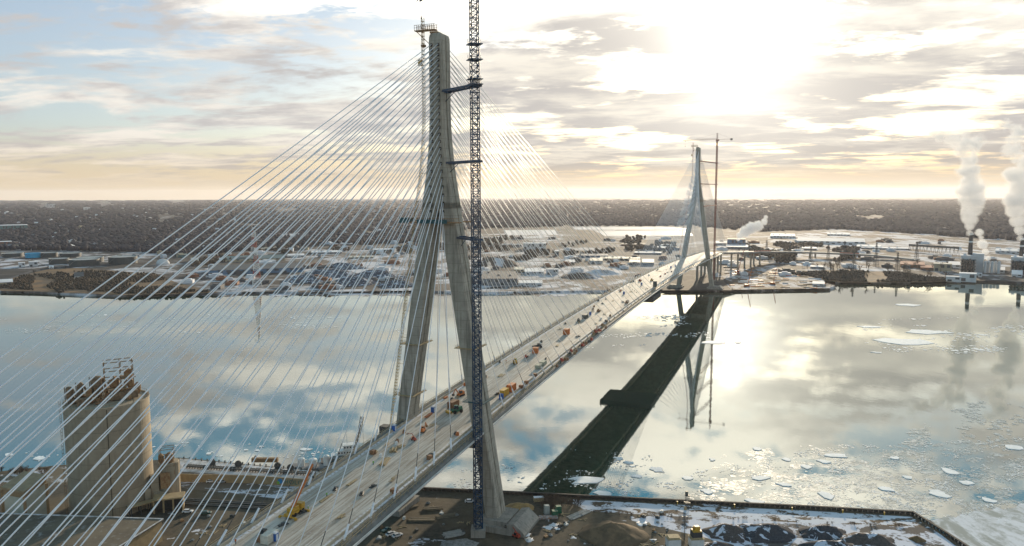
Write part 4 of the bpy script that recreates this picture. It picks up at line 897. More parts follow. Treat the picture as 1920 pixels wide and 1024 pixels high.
def patch(name, px_, z, m):
    pts = [(at(u, v, z).x, at(u, v, z).y) for u, v in px_]; b = MB(); b.add([(x, y, z) for x, y in pts], [tuple(range(len(pts)))]); return tag(b.build(name, m), kind='structure')
def mixmat(name, c1, c2, scale, lo, hi, sx=(1, 1, 1), c3=None, dist=.6):
    m = bpy.data.materials.new(name); m.use_nodes = True; t = NT(m.node_tree); co = t.n('ShaderNodeNewGeometry').outputs['Position']
    nz = t.noise(t.vmul(co, sx), scale, 8, .65, dist); f = t.noise(co, scale*9, 5, .6)
    c = t.mix(t.mr(t.m('ADD', nz, t.m('MULTIPLY', t.m('SUBTRACT', f, .5), .22)), lo, hi), c1, c2)
    if c3: c = t.mix(t.m('MULTIPLY', t.mr(f, .45, .65), .6), c, c3)
    b = t.n('ShaderNodeBsdfPrincipled', {'Base Color': c, 'Roughness': .9, 'Specular IOR Level': .2}); t.t.links.new(t.n('ShaderNodeBump', {'Strength': .4, 'Height': f}).outputs[0], b.inputs['Normal'])
    t.t.links.new(b.outputs[0], t.n('ShaderNodeOutputMaterial').inputs[0]); return m
M_strip = mixmat('snowy_grass', (.11, .08, .055), (.66, .68, .74), .10, .45, .50, (1, 2, 1))
patch('snow_strip', [(1060, 936), (1240, 945), (1500, 957), (1708, 969), (1745, 990), (1700, 988), (1500, 980), (1240, 967), (1100, 958)], 3.004, M_strip)
M_yd = mixmat('snowy_yard', (.10, .09, .085), (.64, .66, .74), .06, .44, .49, (1, 1, 1))
patch('snow_yard', [(1225, 966), (1500, 980), (1700, 988), (1745, 990), (1765, 1003), (1800, 1030), (1560, 1100), (1420, 1060), (1330, 1010), (1180, 975)], 3.004, M_yd)
M_ice = mixmat('shore_ice_mat', (.70, .72, .76), (.34, .36, .34), .05, .42, .60, (1, .5, 1), dist=1.4)
pts = [(1735, 968)]
for i in range(26): pts.append((1742+i*10, 972-i*1.4+R.uniform(-4, 4)+(4 if i < 8 else 0)))
patch('shore_ice', pts+[(2100, 935), (2300, 1150), (1850, 1060)], .12, M_ice)
def heap(c, r_, h, m, label, cat='gravel heap', name='gravel_heap', ridge=0.0, rz=0.0, seed=1):
    b = MB(); n, k = 40, 12; rings = []
    for j in range(k+1):
        f = j/k; ring = []
        for i in range(n):
            a = 2*math.pi*i/n; rr = r_*(1-f)*(1+.30*noise.noise(Vector((math.cos(a)*1.6+seed, math.sin(a)*1.6, f*.9)))+.14*noise.noise(Vector((math.cos(a)*5+seed, math.sin(a)*5, f*.5))))
            x, y = rr*math.cos(a)+(ridge if math.cos(a) > 0 else -ridge)*(abs(math.cos(a))**.5), rr*math.sin(a)
            z = h*(1-(1-f)**1.15)+h*.16*noise.noise(Vector((x*1.9/r_, y*1.9/r_, seed)))+h*.06*noise.noise(Vector((x*6/r_, y*6/r_, seed))); ring.append((x, y, z if j else -.1))
        rings.append(ring)
    b.loft(rings); return single(name, b, m, c, rz, label, cat, smooth=True)
M_sand = mixmat('sand_heap_mat', (.20, .14, .085), (.12, .09, .06), .12, .40, .60)
def snowheap(name, dirt):
    m = bpy.data.materials.new(name); m.use_nodes = True; t = NT(m.node_tree); g = t.n('ShaderNodeNewGeometry'); co = g.outputs['Position']
    nz = t.noise(t.vmul(co, (.5, .5, .15)), .45, 7, .6, 1.2); f = t.noise(co, 1.4, 5, .6)
    c = t.mix(t.mr(f, .35, .65), dirt, tuple(x*.65 for x in dirt)); c = t.mix(t.mr(nz, .55, .585), c, (.60, .63, .72))
    b = t.n('ShaderNodeBsdfPrincipled', {'Base Color': c, 'Roughness': .95, 'Specular IOR Level': .2}); t.t.links.new(t.n('ShaderNodeBump', {'Strength': .5, 'Height': f}).outputs[0], b.inputs['Normal'])
    t.t.links.new(b.outputs[0], t.n('ShaderNodeOutputMaterial').inputs[0]); return m
M_coal = snowheap('dark_gravel', (.075, .075, .085)); M_coal2 = snowheap('brown_gravel', (.11, .095, .09))
heap(at(1150, 1003, 3), 12.5, 5.2, M_sand, 'big brown sand heap left of the grey gravel heaps', 'sand heap', 'sand_heap', 1, seed=2)
heap(at(1432, 1000, 3), 9.5, 3.9, M_coal, 'dark gravel heap streaked with snow, widest of the right yard', ridge=5, seed=3)
heap(at(1365, 1000, 3), 8, 4.0, M_coal2, 'low brown grey gravel heap left of the widest dark heap', ridge=2, seed=8)
heap(at(1543, 1000, 3), 7.5, 3.5, M_coal, 'dark gravel heap right of the widest one, sharp peaked', ridge=2, seed=4)
heap(at(1625, 1016, 3), 8, 3.6, M_coal2, 'brown gravel heap with a snowy shoulder near the wall corner', ridge=4, seed=5)
heap(at(1560, 1032, 3), 9, 4.0, M_coal, 'dark snow capped gravel heap cut by the bottom edge', ridge=4, seed=6)
heap(at(1720, 1012, 3), 3, 1.6, mat('dry_brush', (.20, .12, .05), (.12, .08, .04), .8, .9), 'small rusty brush heap close to the wall corner', 'brush heap', 'brush_heap', seed=7)
heap(at(975, 952, 3), 5, 2.2, mat('straw_mat', (.40, .26, .10), (.28, .18, .08), .6, .9), 'low orange straw heap behind the right tower footing', 'straw heap', 'straw_heap', ridge=2, seed=9)
heap(at(1345, 1028, 3), 6, 2.6, M_coal2, 'small grey heap right of the two hoppers', ridge=1, seed=11)
for i, u in enumerate((1262, 1305)):
    p = at(u, 1024, 3); r = empty('loading_hopper', p, .1); tag(r, ['white steel loading hopper on the left of the pair', 'white steel loading hopper with yellow machinery on top'][i], 'hopper')
    b = MB(); b.box((0, 0, 0), (5.2, 4.4, 3.6)); 
    for x in range(5): b.box((-2.2+x*1.1, -2.24, 0), (.2, .14, 3.6))
    b.build('bin', M_white, r)
    b = MB(); b.box((0, 0, 3.6), (5.6, 4.8, .3)); b.box((0, 0, 3.9), (4.4, 3.6, .35)); b.build('rim', M_tan, r)
    if i: 
        b = MB(); b.box((0, 0, 4.2), (4, 3.4, 2.2)); b.build('feeder', M_groove, r)
        b = MB(); b.box((0, 0, 6.4), (3.6, 3, .5)); b.box((0, 0, 6.9), (2.2, 2, 1.6), taper=.8); b.tube((-1.4, 0, 6.8), (-1.4, 0, 8.4), .2, n=6); b.tube((1.4, 0, 6.8), (1.4, 0, 8.2), .2, n=6); b.build('drive_unit', M_yellow, r)
def pole(p, h, label, lamps=2):
    r = empty('lamp_post', p, 0); tag(r, label, 'lamp post'); b = MB(); b.tube((0, 0, 0), (0, 0, h), .16, .09, n=6); b.beam((-.9, 0, h), (.9, 0, h), .1, .1); b.build('post', M_steel, r)
    for s in (-1, 1): b = MB(); b.box((s*.9, 0, h-.15), (.5, .35, .2)); b.build('lamp_head', M_white, r)
pole(at(1283, 1012, 3), 10, 'slim lamp post between the two hoppers')
p = at(1288, 955, 3); r = empty('navigation_mast', p, .2); tag(r, 'grey navigation light mast standing behind the sea wall', 'navigation mast')
b = MB(); b.mast(0, 0, 0, 6.5, 1.3, 1.3, .09); b.build('lattice', M_steel, r)
b = MB(); b.box((0, 0, 3.2), (2.4, 2.4, .15)); b.box((0, 0, 6.5), (2.0, 2.0, .15)); b.build('platform', M_steel, r)
b = MB(); b.box((-.3, 0, 6.65), (1.1, .9, 1.8)); b.build('light_box', M_dkcon, r)
b = MB(); b.box((-1.0, -.4, 0), (1.0, .8, 1.4)); b.build('battery_box', M_tan, r)
for i, u in enumerate((1270, 1377, 1485, 1580, 1658, 1720, 1752)):
    b = MB(); b.box((0, 0, 0), (.45, .45, 1.3)); b.box((0, 0, 1.3), (.6, .6, .2)); single('marker_post', b, M_yellow, at(u, 946+(u-1270)*.052 if u < 1740 else 990, 3), 0, 'short yellow marker post on the snowy strip behind the sea wall', 'marker post', 'yellow marker posts behind the sea wall')
machine(at(968, 1008, 3), 2.4, M_red, 'red boom lift with folded arm on the ground right of the tower footing', 'boom lift', 'boom_lift', .75)
container(at(1040, 968, 3), (2.4, 2.2, 2.6), .2, M_grn, 'dark green generator cabin near the brown thicket', 'cabin', name='generator_cabin'); container(at(1047, 962, 3), (2.2, 2.0, 3.2), .2, M_grn, 'taller dark green cabin behind the generator cabin', 'cabin', name='generator_cabin')
container(at(1025, 964, 3), (2.0, 2.0, 4.0), .2, mat('pale_tank', (.4, .44, .42), rough=.6), 'upright pale grey tank cabin left of the green cabins', 'cabin', name='tank_cabin')
container(at(1028, 972, 3), (8, 2.6, .8), .05, mat('flat_rack', (.34, .36, .38), (.3, .16, .1), .8, .7), 'low flat rack loaded with grey sheets before the green cabins', 'flat rack', name='flat_rack')
timber(at(979, 988, 3), (5, 1.2, .7), 1.0, 'bright yellow pipe bundle right of the tower footing', M_yellow, 'pipe bundle', 'pipe_bundle')
container(at(1010, 940, 3), (4.6, 2.2, 2.0), .1, M_tan, 'tan skip with snow on its lid near the sea wall', 'skip', name='skip', mroof=M_snow)
for i, (u, v, d) in enumerate([(790, 975, (12, 3, .6)), (812, 955, (9, 3, .9)), (838, 968, (10, 4, .5)), (850, 1002, (9, 5, .7)), (770, 952, (8, 2.4, .6)), (1085, 965, (13, 4, .5))]):
    timber(at(u, v, 3), d, .15*i, ['long plank stack on the brown yard below the deck', 'plank stack nearest the sea wall under the deck', 'wide plank stack behind the blue crane', 'pale slab stack left of the crane foot', 'short plank stack close to the white parked cars', 'flat pile of pale slabs beside the sea wall'][i], mat('old_timber', (.22, .18, .12), (.15, .125, .09), .8, .9) if i != 3 and i != 5 else mat('slab_pale', (.42, .42, .40), (.3, .3, .29), .6, .85))
heap(at(860, 1022, 3), 6, 1.5, mat('rubble', (.30, .31, .31), (.16, .16, .15), .9, .9), 'grey rubble heap at the bottom edge left of the crane foot', 'rubble heap', 'rubble_heap', ridge=2, seed=12)
rd = random.Random(31)
for k in range(110):
    if k % 4 == 3 and k >= 60: continue
    if k < 60: u, v = rd.uniform(950, 1260), rd.uniform(958, 1022)
    elif k < 90: u, v = rd.uniform(700, 880), rd.uniform(940, 1020)
    else: u, v = rd.uniform(340, 560), rd.uniform(965, 1015)
    p = at(u, v, 3); b = MB(); q = k % 4
    if (u-1150)**2+(v-1003)**2*3 < 60**2: continue
    if q == 0: 
        for j in range(4): b.box((rd.uniform(-1, 1), rd.uniform(-1, 1), 0), (rd.uniform(1.5, 3.5), .25, .2), rd.uniform(0, 3))
        single('loose_planks', b, M_tan, p, 0, 'loose planks lying on the brown construction yard', 'planks', 'loose planks on the yards')
    elif q == 1: b.blob((0, 0, .2), rd.uniform(.4, 1.1), rd, flat=.6); single('rubble_lump', b, MATS['rubble'] if 'rubble' in MATS else M_rust, p, 0, 'grey lump of rubble on the brown construction yard', 'rubble', 'rubble lumps on the yards')
    elif q == 2: b.box((0, 0, 0), (rd.uniform(1, 2), rd.uniform(.8, 1.4), rd.uniform(.5, 1.2))); b.box((0, 0, 1.1), (.8, .6, .2)); single('small_crate', b, [M_rust, M_steel, M_white, M_brn][k % 3], p, rd.uniform(0, 3), 'small crate standing on the construction yard', 'crate', 'small crates on the yards')
    else: b.blob((0, 0, 0), rd.uniform(.8, 2.4), rd, seg=11, lump=.5, flat=.05); single('snow_patch', b, M_snow, p, 0, 'thin patch of old snow on the construction yard', 'snow patch', 'snow patches on the yards', smooth=True)
# ---------------------------------------------------------------- bare trees and brush
M_bark = mat('bark', (.10, .075, .055), (.07, .055, .045), 1.0, .95); M_twig = mat('twigs', (.135, .095, .065), (.09, .065, .05), .3, .95); M_twigd = mat('dark_twigs', (.075, .055, .045), (.055, .042, .036), .3, .95)
def tree_mesh(h, sp, seed, thick=1.0, lv=4, bush=False):
    rr = random.Random(seed); tr = MB(); tw_ = MB()
    def grow(p, d, L, r_, k):
        q = p+d*L
        (tr if k < 2 else tw_).tube(p, q, r_, r_*.6, n=4 if k < 2 else 3, cap=False)
        if k >= lv: return
        for _ in range(rr.choice((3, 4)) if k else 5):
            nd = (d+Vector((rr.uniform(-1, 1), rr.uniform(-1, 1), rr.uniform(-.35, .75)))*sp).normalized()
            grow(p+d*L*rr.uniform(.45, 1), nd, L*rr.uniform(.55, .78), r_*.55, k+1)
    if bush:
        for _ in range(7): grow(Vector((rr.uniform(-1, 1), rr.uniform(-1, 1), 0)), Vector((rr.uniform(-.7, .7), rr.uniform(-.7, .7), 1)).normalized(), h*.42, .10*thick, 1)
    else: grow(Vector((0, 0, 0)), Vector((0, 0, 1)), h*.36, .22*thick, 0)
    return tr, tw_
protos = []
def plant(p, k, label, cat, group, proto, name):
    tr, tw_, mm = proto
    r = empty(name, p, R.uniform(0, 6)); r.scale = (k, k, k*R.uniform(.9, 1.15)); tag(r, label, cat, group)
    for nm, me, m_ in (('trunk', tr, M_bark), ('crown', tw_, mm)):
        o = bpy.data.objects.new(nm, me); COL.objects.link(o); o.parent = r
def mk(h, sp, seed, thick, lv, bush, mm):
    tr, tw_ = tree_mesh(h, sp, seed, thick, lv, bush); a = bpy.data.meshes.new('trunk_mesh'); a.from_pydata(tr.v, [], tr.f); a.materials.append(M_bark)
    b = bpy.data.meshes.new('crown_mesh'); b.from_pydata(tw_.v, [], tw_.f); b.materials.append(mm); return (a, b, mm)
bushes = [mk(4, .8, 11+i, 1, 4, True, M_twig) for i in range(3)]
ftrees = [mk(14, .6, 21+i, 1.8, 4, False, M_twigd) for i in range(4)]
for i in range(16): plant(at(1030+R.uniform(-14, 60), 945+R.uniform(-6, 8), 3), R.uniform(.7, 1.3), 'bare brown bush in the thicket along the sea wall', 'bush', 'bushes along the sea wall', bushes[i % 3], 'bare_bush')
for i in range(46): u = R.uniform(1100, 1700); plant(at(u, 962+(u-1100)*.042+R.uniform(-2, 2), 3), R.uniform(.22, .42), 'knee high dry bush in the row between snowy strip and gravel yard', 'bush', 'dry bushes behind the snowy strip', bushes[i % 3], 'dry_bush')
for i in range(18): plant(at(R.uniform(0, 95), 884+R.uniform(-3, 4), 3), R.uniform(.5, 1.0), 'pale bare bush on the bank left of the big silo', 'bush', 'bushes on the left bank', bushes[i % 3], 'bare_bush')
patch('bank_snow', [(0, 890), (120, 875), (240, 875), (250, 900), (120, 905), (0, 905)], 3.004, mixmat('bank_snow_mat', (.66, .68, .74), (.16, .13, .09), .07, .45, .53))
patch('yard_snow', [(340, 885), (600, 905), (560, 925), (520, 935), (340, 915)], 3.004, mixmat('yard_snow_mat', (.16, .13, .10), (.60, .62, .68), .10, .52, .57, (.4, 1.6, 1)))
# ---------------------------------------------------------------- far shore
def ground_at(u, v):
    z = 3.0
    for _ in range(6): p = at(u, v, z); z = 3.0+curve_z(p.x, p.y)
    return at(u, v, z)
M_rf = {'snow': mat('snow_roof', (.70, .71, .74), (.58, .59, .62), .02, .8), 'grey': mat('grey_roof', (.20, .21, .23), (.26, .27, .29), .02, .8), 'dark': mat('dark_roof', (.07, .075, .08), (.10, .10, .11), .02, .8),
        'lit': mat('sunlit_cream_roof', (.60, .54, .44), (.50, .45, .37), .02, .6), 'teal': mat('teal_roof', (.10, .16, .16), (.13, .18, .18), .02, .7), 'red': mat('red_roof', (.28, .08, .05), (.22, .07, .05), .02, .8)}  # lit: cream stands in for sunshine on roofs, also real on the cream hall
M_wl = {'white': mat('white_wall', (.60, .60, .60), (.50, .50, .51), .05, .8), 'tan': mat('far_tan_wall', (.42, .35, .25), (.36, .29, .20), .05, .8), 'blue': mat('blue_wall', (.10, .20, .32), (.08, .16, .26), .05, .7), 'dark': mat('far_dark_wall', (.08, .085, .09), (.06, .065, .07), .05, .8),
        'brick': mat('brick_wall', (.26, .11, .06), (.20, .09, .05), .05, .8), 'teal': mat('far_teal_wall', (.10, .22, .22), (.08, .17, .18), .05, .7), 'grey': mat('far_grey_wall', (.24, .25, .27), (.19, .20, .22), .05, .8), 'cyan': mat('cyan_wall', (.02, .38, .62), (.02, .32, .55), .05, .6)}
def shed(u0, u1, v0, v1, wall_, roof, label, cat='warehouse', name='warehouse', deep=None, gable=False, bands=True, hf=.45):
    """building whose front runs between two pixels: v1 the foot of its front, v0 the far edge of its roof"""
    A, Bq = ground_at(u0, v1), ground_at(u1, v1); wd = (Bq-A).length
    H = max(3.0, (v1-v0)*size_at(A)*hf)
    if deep is None:
        rT = at((u0+u1)/2, v0, H+3+curve_z(A.x, A.y)) if v0 > 372 else A; deep = max(8.0, min(160.0, rT.y-A.y))
    r = empty(name, (A+Bq)/2, face_cam((A+Bq)/2)); tag(r, label, cat)
    b = MB(); b.box((0, deep/2, -1), (wd, deep, H+1)); b.build('wall', M_wl[wall_], r)
    b = MB()
    if gable: b.loft([[(x, -.4, H), (x, deep/2, H+min(5, deep*.13)), (x, deep+.4, H)] for x in (-wd/2-.4, wd/2+.4)])
    else: b.box((0, deep/2, H), (wd+.8, deep+.8, .7))
    if wd > 50 and not gable:
        for i in range(int(wd/18)): b.box((-wd/2+9+i*18, deep*.5+R.uniform(-.3, .3)*deep, H+.7), (4, 4, 2.0))
    b.build('roof', M_rf[roof], r)
    if bands:
        n = min(12, max(2, int(wd/9)))
        for i in range(n): b = MB(); b.box((-wd/2+(i+.5)*wd/n, -.06, 0.2 if i % 3 == 0 else H*.5), (wd/n*.55, .2, H*.42)); b.build('door' if i % 3 == 0 else 'window', M_wl['dark'], r)
    return r
T_ = [  # u0, u1, v0, v1, wall, roof, label
 (5, 47, 421, 433, 'teal', 'snow', 'long teal office block far behind the oil tanks at the left edge'), (0, 20, 452, 463, 'brick', 'snow', 'brick block at the left edge above the oil tanks'), (21, 33, 453, 461, 'brick', 'dark', 'small orange brick block right of the larger one at the left edge'),
 (130, 142, 451, 457, 'white', 'snow', 'small white block standing alone above the dark tanks'), (56, 70, 490, 500, 'white', 'snow', 'white box building on the snow below the cyan tank'), (36, 46, 492, 501, 'white', 'snow', 'small white shed left of the white box building below the tanks'), (93, 100, 498, 505, 'white', 'snow', 'tiny white hut beneath the front dark tanks'),
 (0, 22, 523, 535, 'tan', 'snow', 'tan building at the left edge close to the water'), (141, 156, 513, 522, 'white', 'dark', 'small white house on the brown bank below the tanks'), (398, 566, 494, 513, 'blue', 'dark', 'very long shed with blue wall and dark roof behind the shoreline left of the tower'),
 (427, 531, 480, 490, 'tan', 'teal', 'long pale shed with greenish roof behind the very long blue one'), (531, 577, 437, 447, 'white', 'snow', 'white cubic plant far behind the cables on the left'), (403, 448, 464, 471, 'tan', 'lit', 'shed with a painted sunlit roof far behind the lattice mast'), (478, 520, 463, 469, 'tan', 'lit', 'narrow tan shed with a painted sunlit roof right of the lattice mast'),
 (335, 350, 474, 483, 'teal', 'teal', 'small teal shed among trees left of the painted sunlit roofs'), (359, 372, 485, 494, 'tan', 'lit', 'small tan gabled shed in front of the teal one'), (540, 570, 476, 482, 'white', 'snow', 'low white shed behind the end of the pale shed'), (585, 640, 470, 476, 'grey', 'snow', 'flat snowy shed row left of the near tower legs'), (600, 660, 455, 460, 'grey', 'snow', 'distant long snowy shed left of the near tower'),
 (640, 700, 438, 443, 'grey', 'snow', 'far white roof line left of the teal platform'), (655, 700, 480, 485, 'tan', 'lit', 'tan shed between the cables left of the left tower leg'), (700, 745, 466, 471, 'grey', 'snow', 'low snowy shed just left of the left tower leg'),
 (903, 970, 509, 535, 'grey', 'dark', 'large dark grey shed on the far bank right of the blue crane'), (972, 1017, 526, 536, 'white', 'snow', 'low white roofed shed at the water right of the large dark shed'), (964, 982, 501, 510, 'tan', 'lit', 'small tan shed above the large dark one'), (984, 1020, 504, 515, 'white', 'snow', 'white twin roofed plant in the middle of the far bank'),
 (1024, 1047, 504, 515, 'white', 'snow', 'white box plant right of the twin roofed one'), (981, 1024, 455, 468, 'white', 'snow', 'pale factory block behind the middle of the far bank'), (940, 978, 458, 463, 'grey', 'snow', 'flat snowy shed left of the pale factory block'), (1040, 1048, 470, 480, 'grey', 'snow', 'narrow grey tower block right of the pale factory'),
 (1080, 1140, 476, 483, 'blue', 'grey', 'long blue grey shed behind the cables right of the pale factory'), (1107, 1130, 484, 494, 'white', 'lit', 'shed with a bright painted sunlit roof below the long blue grey one'), (1125, 1200, 482, 488, 'dark', 'lit', 'very long dark shed with a glaring roof edge left of the far tower'), (1165, 1210, 456, 461, 'brick', 'dark', 'dark brick shed behind the glaring one'),
 (1204, 1226, 486, 498, 'grey', 'lit', 'shed with a painted sunlit roof left of the white storage dome'), (1180, 1200, 487, 497, 'grey', 'lit', 'smaller shed with a painted sunlit roof left of another near the dome'), (1060, 1078, 487, 496, 'tan', 'snow', 'snowy tan shed left of the one with a bright painted sunlit roof'), (1218, 1268, 462, 468, 'grey', 'snow', 'snow covered shed seen through the far tower cables'), (1190, 1240, 472, 477, 'dark', 'snow', 'dark walled shed with snowy roof left of the far tower cables'),
 (1364, 1397, 447, 462, 'blue', 'dark', 'tall blue grey factory block right of the far tower under a steam plume'), (1362, 1407, 459, 467, 'grey', 'snow', 'low grey annex in front of the tall blue grey factory'), (1497, 1617, 446, 458, 'white', 'snow', 'very long white warehouse on the right of the far bank'), (1552, 1592, 437, 442, 'white', 'snow', 'white hall directly behind the very long white warehouse'),
 (1445, 1490, 438, 447, 'white', 'snow', 'group hall left of the very long white warehouse'), (1500, 1530, 463, 469, 'grey', 'snow', 'small snowy hall in front of the very long white warehouse'), (1608, 1650, 459, 466, 'teal', 'snow', 'teal walled hall right of the very long warehouse'), (1618, 1700, 463, 468, 'grey', 'snow', 'long low snowy hall left of the conveyor trestle'), (1740, 1772, 425, 432, 'blue', 'dark', 'blue hall standing alone in front of the dark forest'), (1772, 1795, 426, 432, 'white', 'lit', 'cream hall attached right of the blue hall before the forest'),
 (1690, 1731, 490, 502, 'brick', 'red', 'red roofed depot left of the power station'), (1727, 1750, 497, 507, 'brick', 'red', 'smaller red roofed depot beside the larger one'), (1752, 1782, 493, 509, 'tan', 'lit', 'tan block between red depots and power station'), (1778, 1800, 490, 503, 'white', 'snow', 'white substation hall left of the power station'),
 (1800, 1828, 511, 528, 'white', 'white' if False else 'snow', 'white box hall at the water below the power station'), (1775, 1800, 518, 528, 'white', 'snow', 'low white hall left of the white box hall at the water'), (1830, 1840, 512, 520, 'white', 'snow', 'tiny white hall right of the white box hall at the water'), (1860, 1882, 500, 512, 'white', 'snow', 'white hall in front of the silos of the power station'),
 (1898, 1915, 508, 520, 'white', 'snow', 'white gabled hall at the right edge near the water'), (1524, 1545, 528, 537, 'white', 'snow', 'white shed at the tip of the construction yard'), (1520, 1545, 498, 504, 'grey', 'snow', 'grey shed on the snow right of the construction yard'), (1870, 1920, 466, 476, 'white', 'snow', 'long white hall behind the second stack'), (1640, 1680, 480, 484, 'brick', 'lit', 'low brown hall in the snowy field left of the red depots'),
 (1450, 1480, 468, 472, 'tan', 'lit', 'low tan hall above the viaduct'), (1340, 1362, 452, 460, 'grey', 'snow', 'snowy hall just right of the red crane'), (88, 101, 383, 391, 'white', 'snow', 'white tower block far out in the left woodland'), (55, 64, 388, 397, 'dark', 'dark', 'dark tower block left of the white one in the far woodland'), (158, 168, 389, 395, 'white', 'snow', 'pale twin slab block in the far left woodland'), (148, 160, 462, 467, 'grey', 'snow', 'small snow roofed hall above the right hand tanks')]
for i, q in enumerate(T_):
    shed(*q[:6], q[6], cat='building' if any(k in q[6] for k in ('block', 'house', 'building')) else 'warehouse', name='industrial_building' if 'block' in q[6] else ('house' if ' house' in q[6] else 'warehouse'), gable='gable' in q[6] or 'house on' in q[6] or i in (9, 10), hf=.85 if 'block' in q[6] or 'box' in q[6] else .45)
# oil tanks
M_tank = mat('tank_dark', (.055, .065, .068), (.04, .048, .05), .06, .6); M_tankr = mat('tank_rim', (.42, .43, .42), (.30, .31, .31), .05, .7)
for u, v, rp, hp, m_, l in [(12, 483, 18, 8, M_tank, 'dark oil tank cut by the left edge'), (54, 484, 13, 9, M_wl['cyan'], 'bright cyan oil tank'), (85, 483, 13.5, 9, M_tank, 'dark oil tank just right of the cyan one'), (122, 483, 18, 8, M_tank, 'wide dark oil tank in the back row right'), (101, 496, 17, 11, M_tank, 'dark oil tank at the left of the front row'), (157, 493, 23, 10, M_tank, 'dark oil tank behind the widest front one'), (144, 500, 26, 13, M_tank, 'widest dark oil tank in the front row'), (218, 496, 25, 14, M_tank, 'dark oil tank standing alone on the right of the tank farm')]:
    p = ground_at(u, v); s = size_at(p); r = empty('oil_tank', p+Vector((0, rp*s, 0)), 0); tag(r, l, 'oil tank'); h = hp*s*.95
    b = MB(); b.lathe((0, 0, 0), [(rp*s, 0), (rp*s, h)], 32, cap=False); b.build('shell', m_, r)
    b = MB(); b.lathe((0, 0, 0), [(rp*s+.3, h-.6), (rp*s+.3, h), (rp*s-.6, h), (rp*s-.6, h-1.2), (.1, h-.8)], 32, cap=False); b.build('rim', M_tankr if m_ is M_tank else M_wl['cyan'], r)
    b = MB()
    for k in range(14): a = -2.4+k*.06; b.box((rp*s*1.01*math.cos(a)+.3, rp*s*1.01*math.sin(a), h*k/14), (.8, .8, .3))
    b.build('stair', M_tankr, r)
for u, v, rp, l in [(300, 497, 12, 'white storage dome among trees right of the oil tanks'), (1243, 497, 6.5, 'white storage dome by the far end of the deck')]:
    p = ground_at(u, v); s = size_at(p); r_ = rp*s; b = MB(); b.lathe((0, 0, 0), [(r_, 0), (r_*.97, r_*.3), (r_*.8, r_*.58), (r_*.5, r_*.8), (r_*.2, r_*.9), (.05, r_*.92)], 24); single('storage_dome', b, M_wl['white'], p+Vector((0, r_, 0)), 0, l, 'dome', smooth=True)
# houses scattered through the suburb
hp = []
for k in range(330):
    u, v = R.uniform(-10, 790), 384+100*R.random()**.8
    if noise.noise(Vector((u*.02, v*.06, 3))) < -.12 or (u < 200 and v > 470): continue
    p = ground_at(u, v); s = R.uniform(.8, 1.5)*(1+max(0, p.length-2500)/9000); b = MB(); q = R.random()
    b.box((0, 0, 0), (11*s, 8*s, 4.5*s)); b.loft([[(-5.8*s, y*s, 4.5*s), (0, y*s, 7.4*s), (5.8*s, y*s, 4.5*s)] for y in (-4.3, 4.3)])
    m_ = M_rf['snow'] if q < .45 else (M_rf['grey'] if q < .8 else M_wl['tan'])
    single('house', b, m_, p, R.uniform(0, 3.1), ['small snowy roofed house among the bare trees of the far suburb', 'small grey house among the bare trees of the far suburb', 'small tan house among the bare trees of the far suburb'][0 if q < .45 else 1 if q < .8 else 2], 'house', ['snowy houses of the far suburb', 'grey houses of the far suburb', 'tan houses of the far suburb'][0 if q < .45 else 1 if q < .8 else 2])
# little roofs and yards on the industrial flats
for k in range(330):
    u, v = (R.uniform(900, 1900), R.uniform(448, 520)) if k < 210 else (R.uniform(330, 900), R.uniform(462, 545))
    if 1270 < u < 1340 or (u > 1480 and v > 505) or noise.noise(Vector((u*.015, v*.05, 9))) < -.1: continue
    p = ground_at(u, v); s = R.uniform(.8, 2.2); b = MB(); b.box((0, 0, 0), (R.uniform(8, 24)*s*.7, R.uniform(7, 14)*s, 4.2*s**.5)); q = R.random()
    i = 0 if q < .4 else 1 if q < .75 else 2; b.box((0, 0, 4.5*s**.5), (6*s, 5*s, 1.4)); single('depot', b, [M_rf['snow'], M_rf['dark'], M_wl['brick']][i], p, face_cam(p)+R.uniform(-.3, .3), ['small snow covered depot on the industrial flats', 'small dark depot on the industrial flats', 'small brown depot on the industrial flats'][i], 'depot', ['snowy depots on the flats', 'dark depots on the flats', 'brown depots on the flats'][i])
# snow fields, frozen basins, roads, brown banks
def field(name, px_, m, z=3.02, kind='structure'):
    pts = [ground_at(u, v) for u, v in px_]; b = MB(); b.add([(p.x, p.y, p.z-3+z) for p in pts], [tuple(range(len(pts)))]); return tag(b.build(name, m), kind=kind)
M_fs = mixmat('far_snow', (.54, .54, .58), (.10, .08, .07), .016, .45, .53, (1, .45, 1)); M_bsn = mat('basin_ice', (.74, .74, .76), (.66, .66, .68), .004, .22)
M_bank = mixmat('brown_bank', (.22, .13, .065), (.11, .08, .055), .02, .4, .6); M_yard2 = mixmat('far_yard', (.10, .075, .055), (.46, .46, .50), .05, .48, .56, (1, .5, 1)); M_dkf = mixmat('dark_field', (.11, .09, .075), (.07, .065, .06), .02, .4, .6)
Z = 3.05
for i, px_ in enumerate([[(0, 484), (60, 487), (90, 500), (66, 515), (0, 520)], [(330, 515), (400, 500), (560, 515), (680, 492), (735, 500), (640, 520), (520, 543), (340, 545)], [(540, 500), (640, 478), (760, 480), (780, 545), (560, 548)],
        [(800, 470), (900, 480), (945, 482), (905, 508), (860, 545), (800, 545)], [(1060, 500), (1160, 497), (1175, 530), (1100, 540), (1050, 530)], [(1440, 445), (1620, 437), (1920, 470), (1920, 500), (1800, 500), (1700, 515), (1560, 505), (1430, 490)],
        [(1480, 440), (1600, 432), (1760, 440), (1920, 458), (1920, 468), (1600, 460)], [(1340, 455), (1420, 450), (1440, 462), (1350, 468)], [(880, 441), (1060, 440), (1050, 446), (880, 448)]]):
    field('snow_field', px_, M_fs, Z+i*.02)
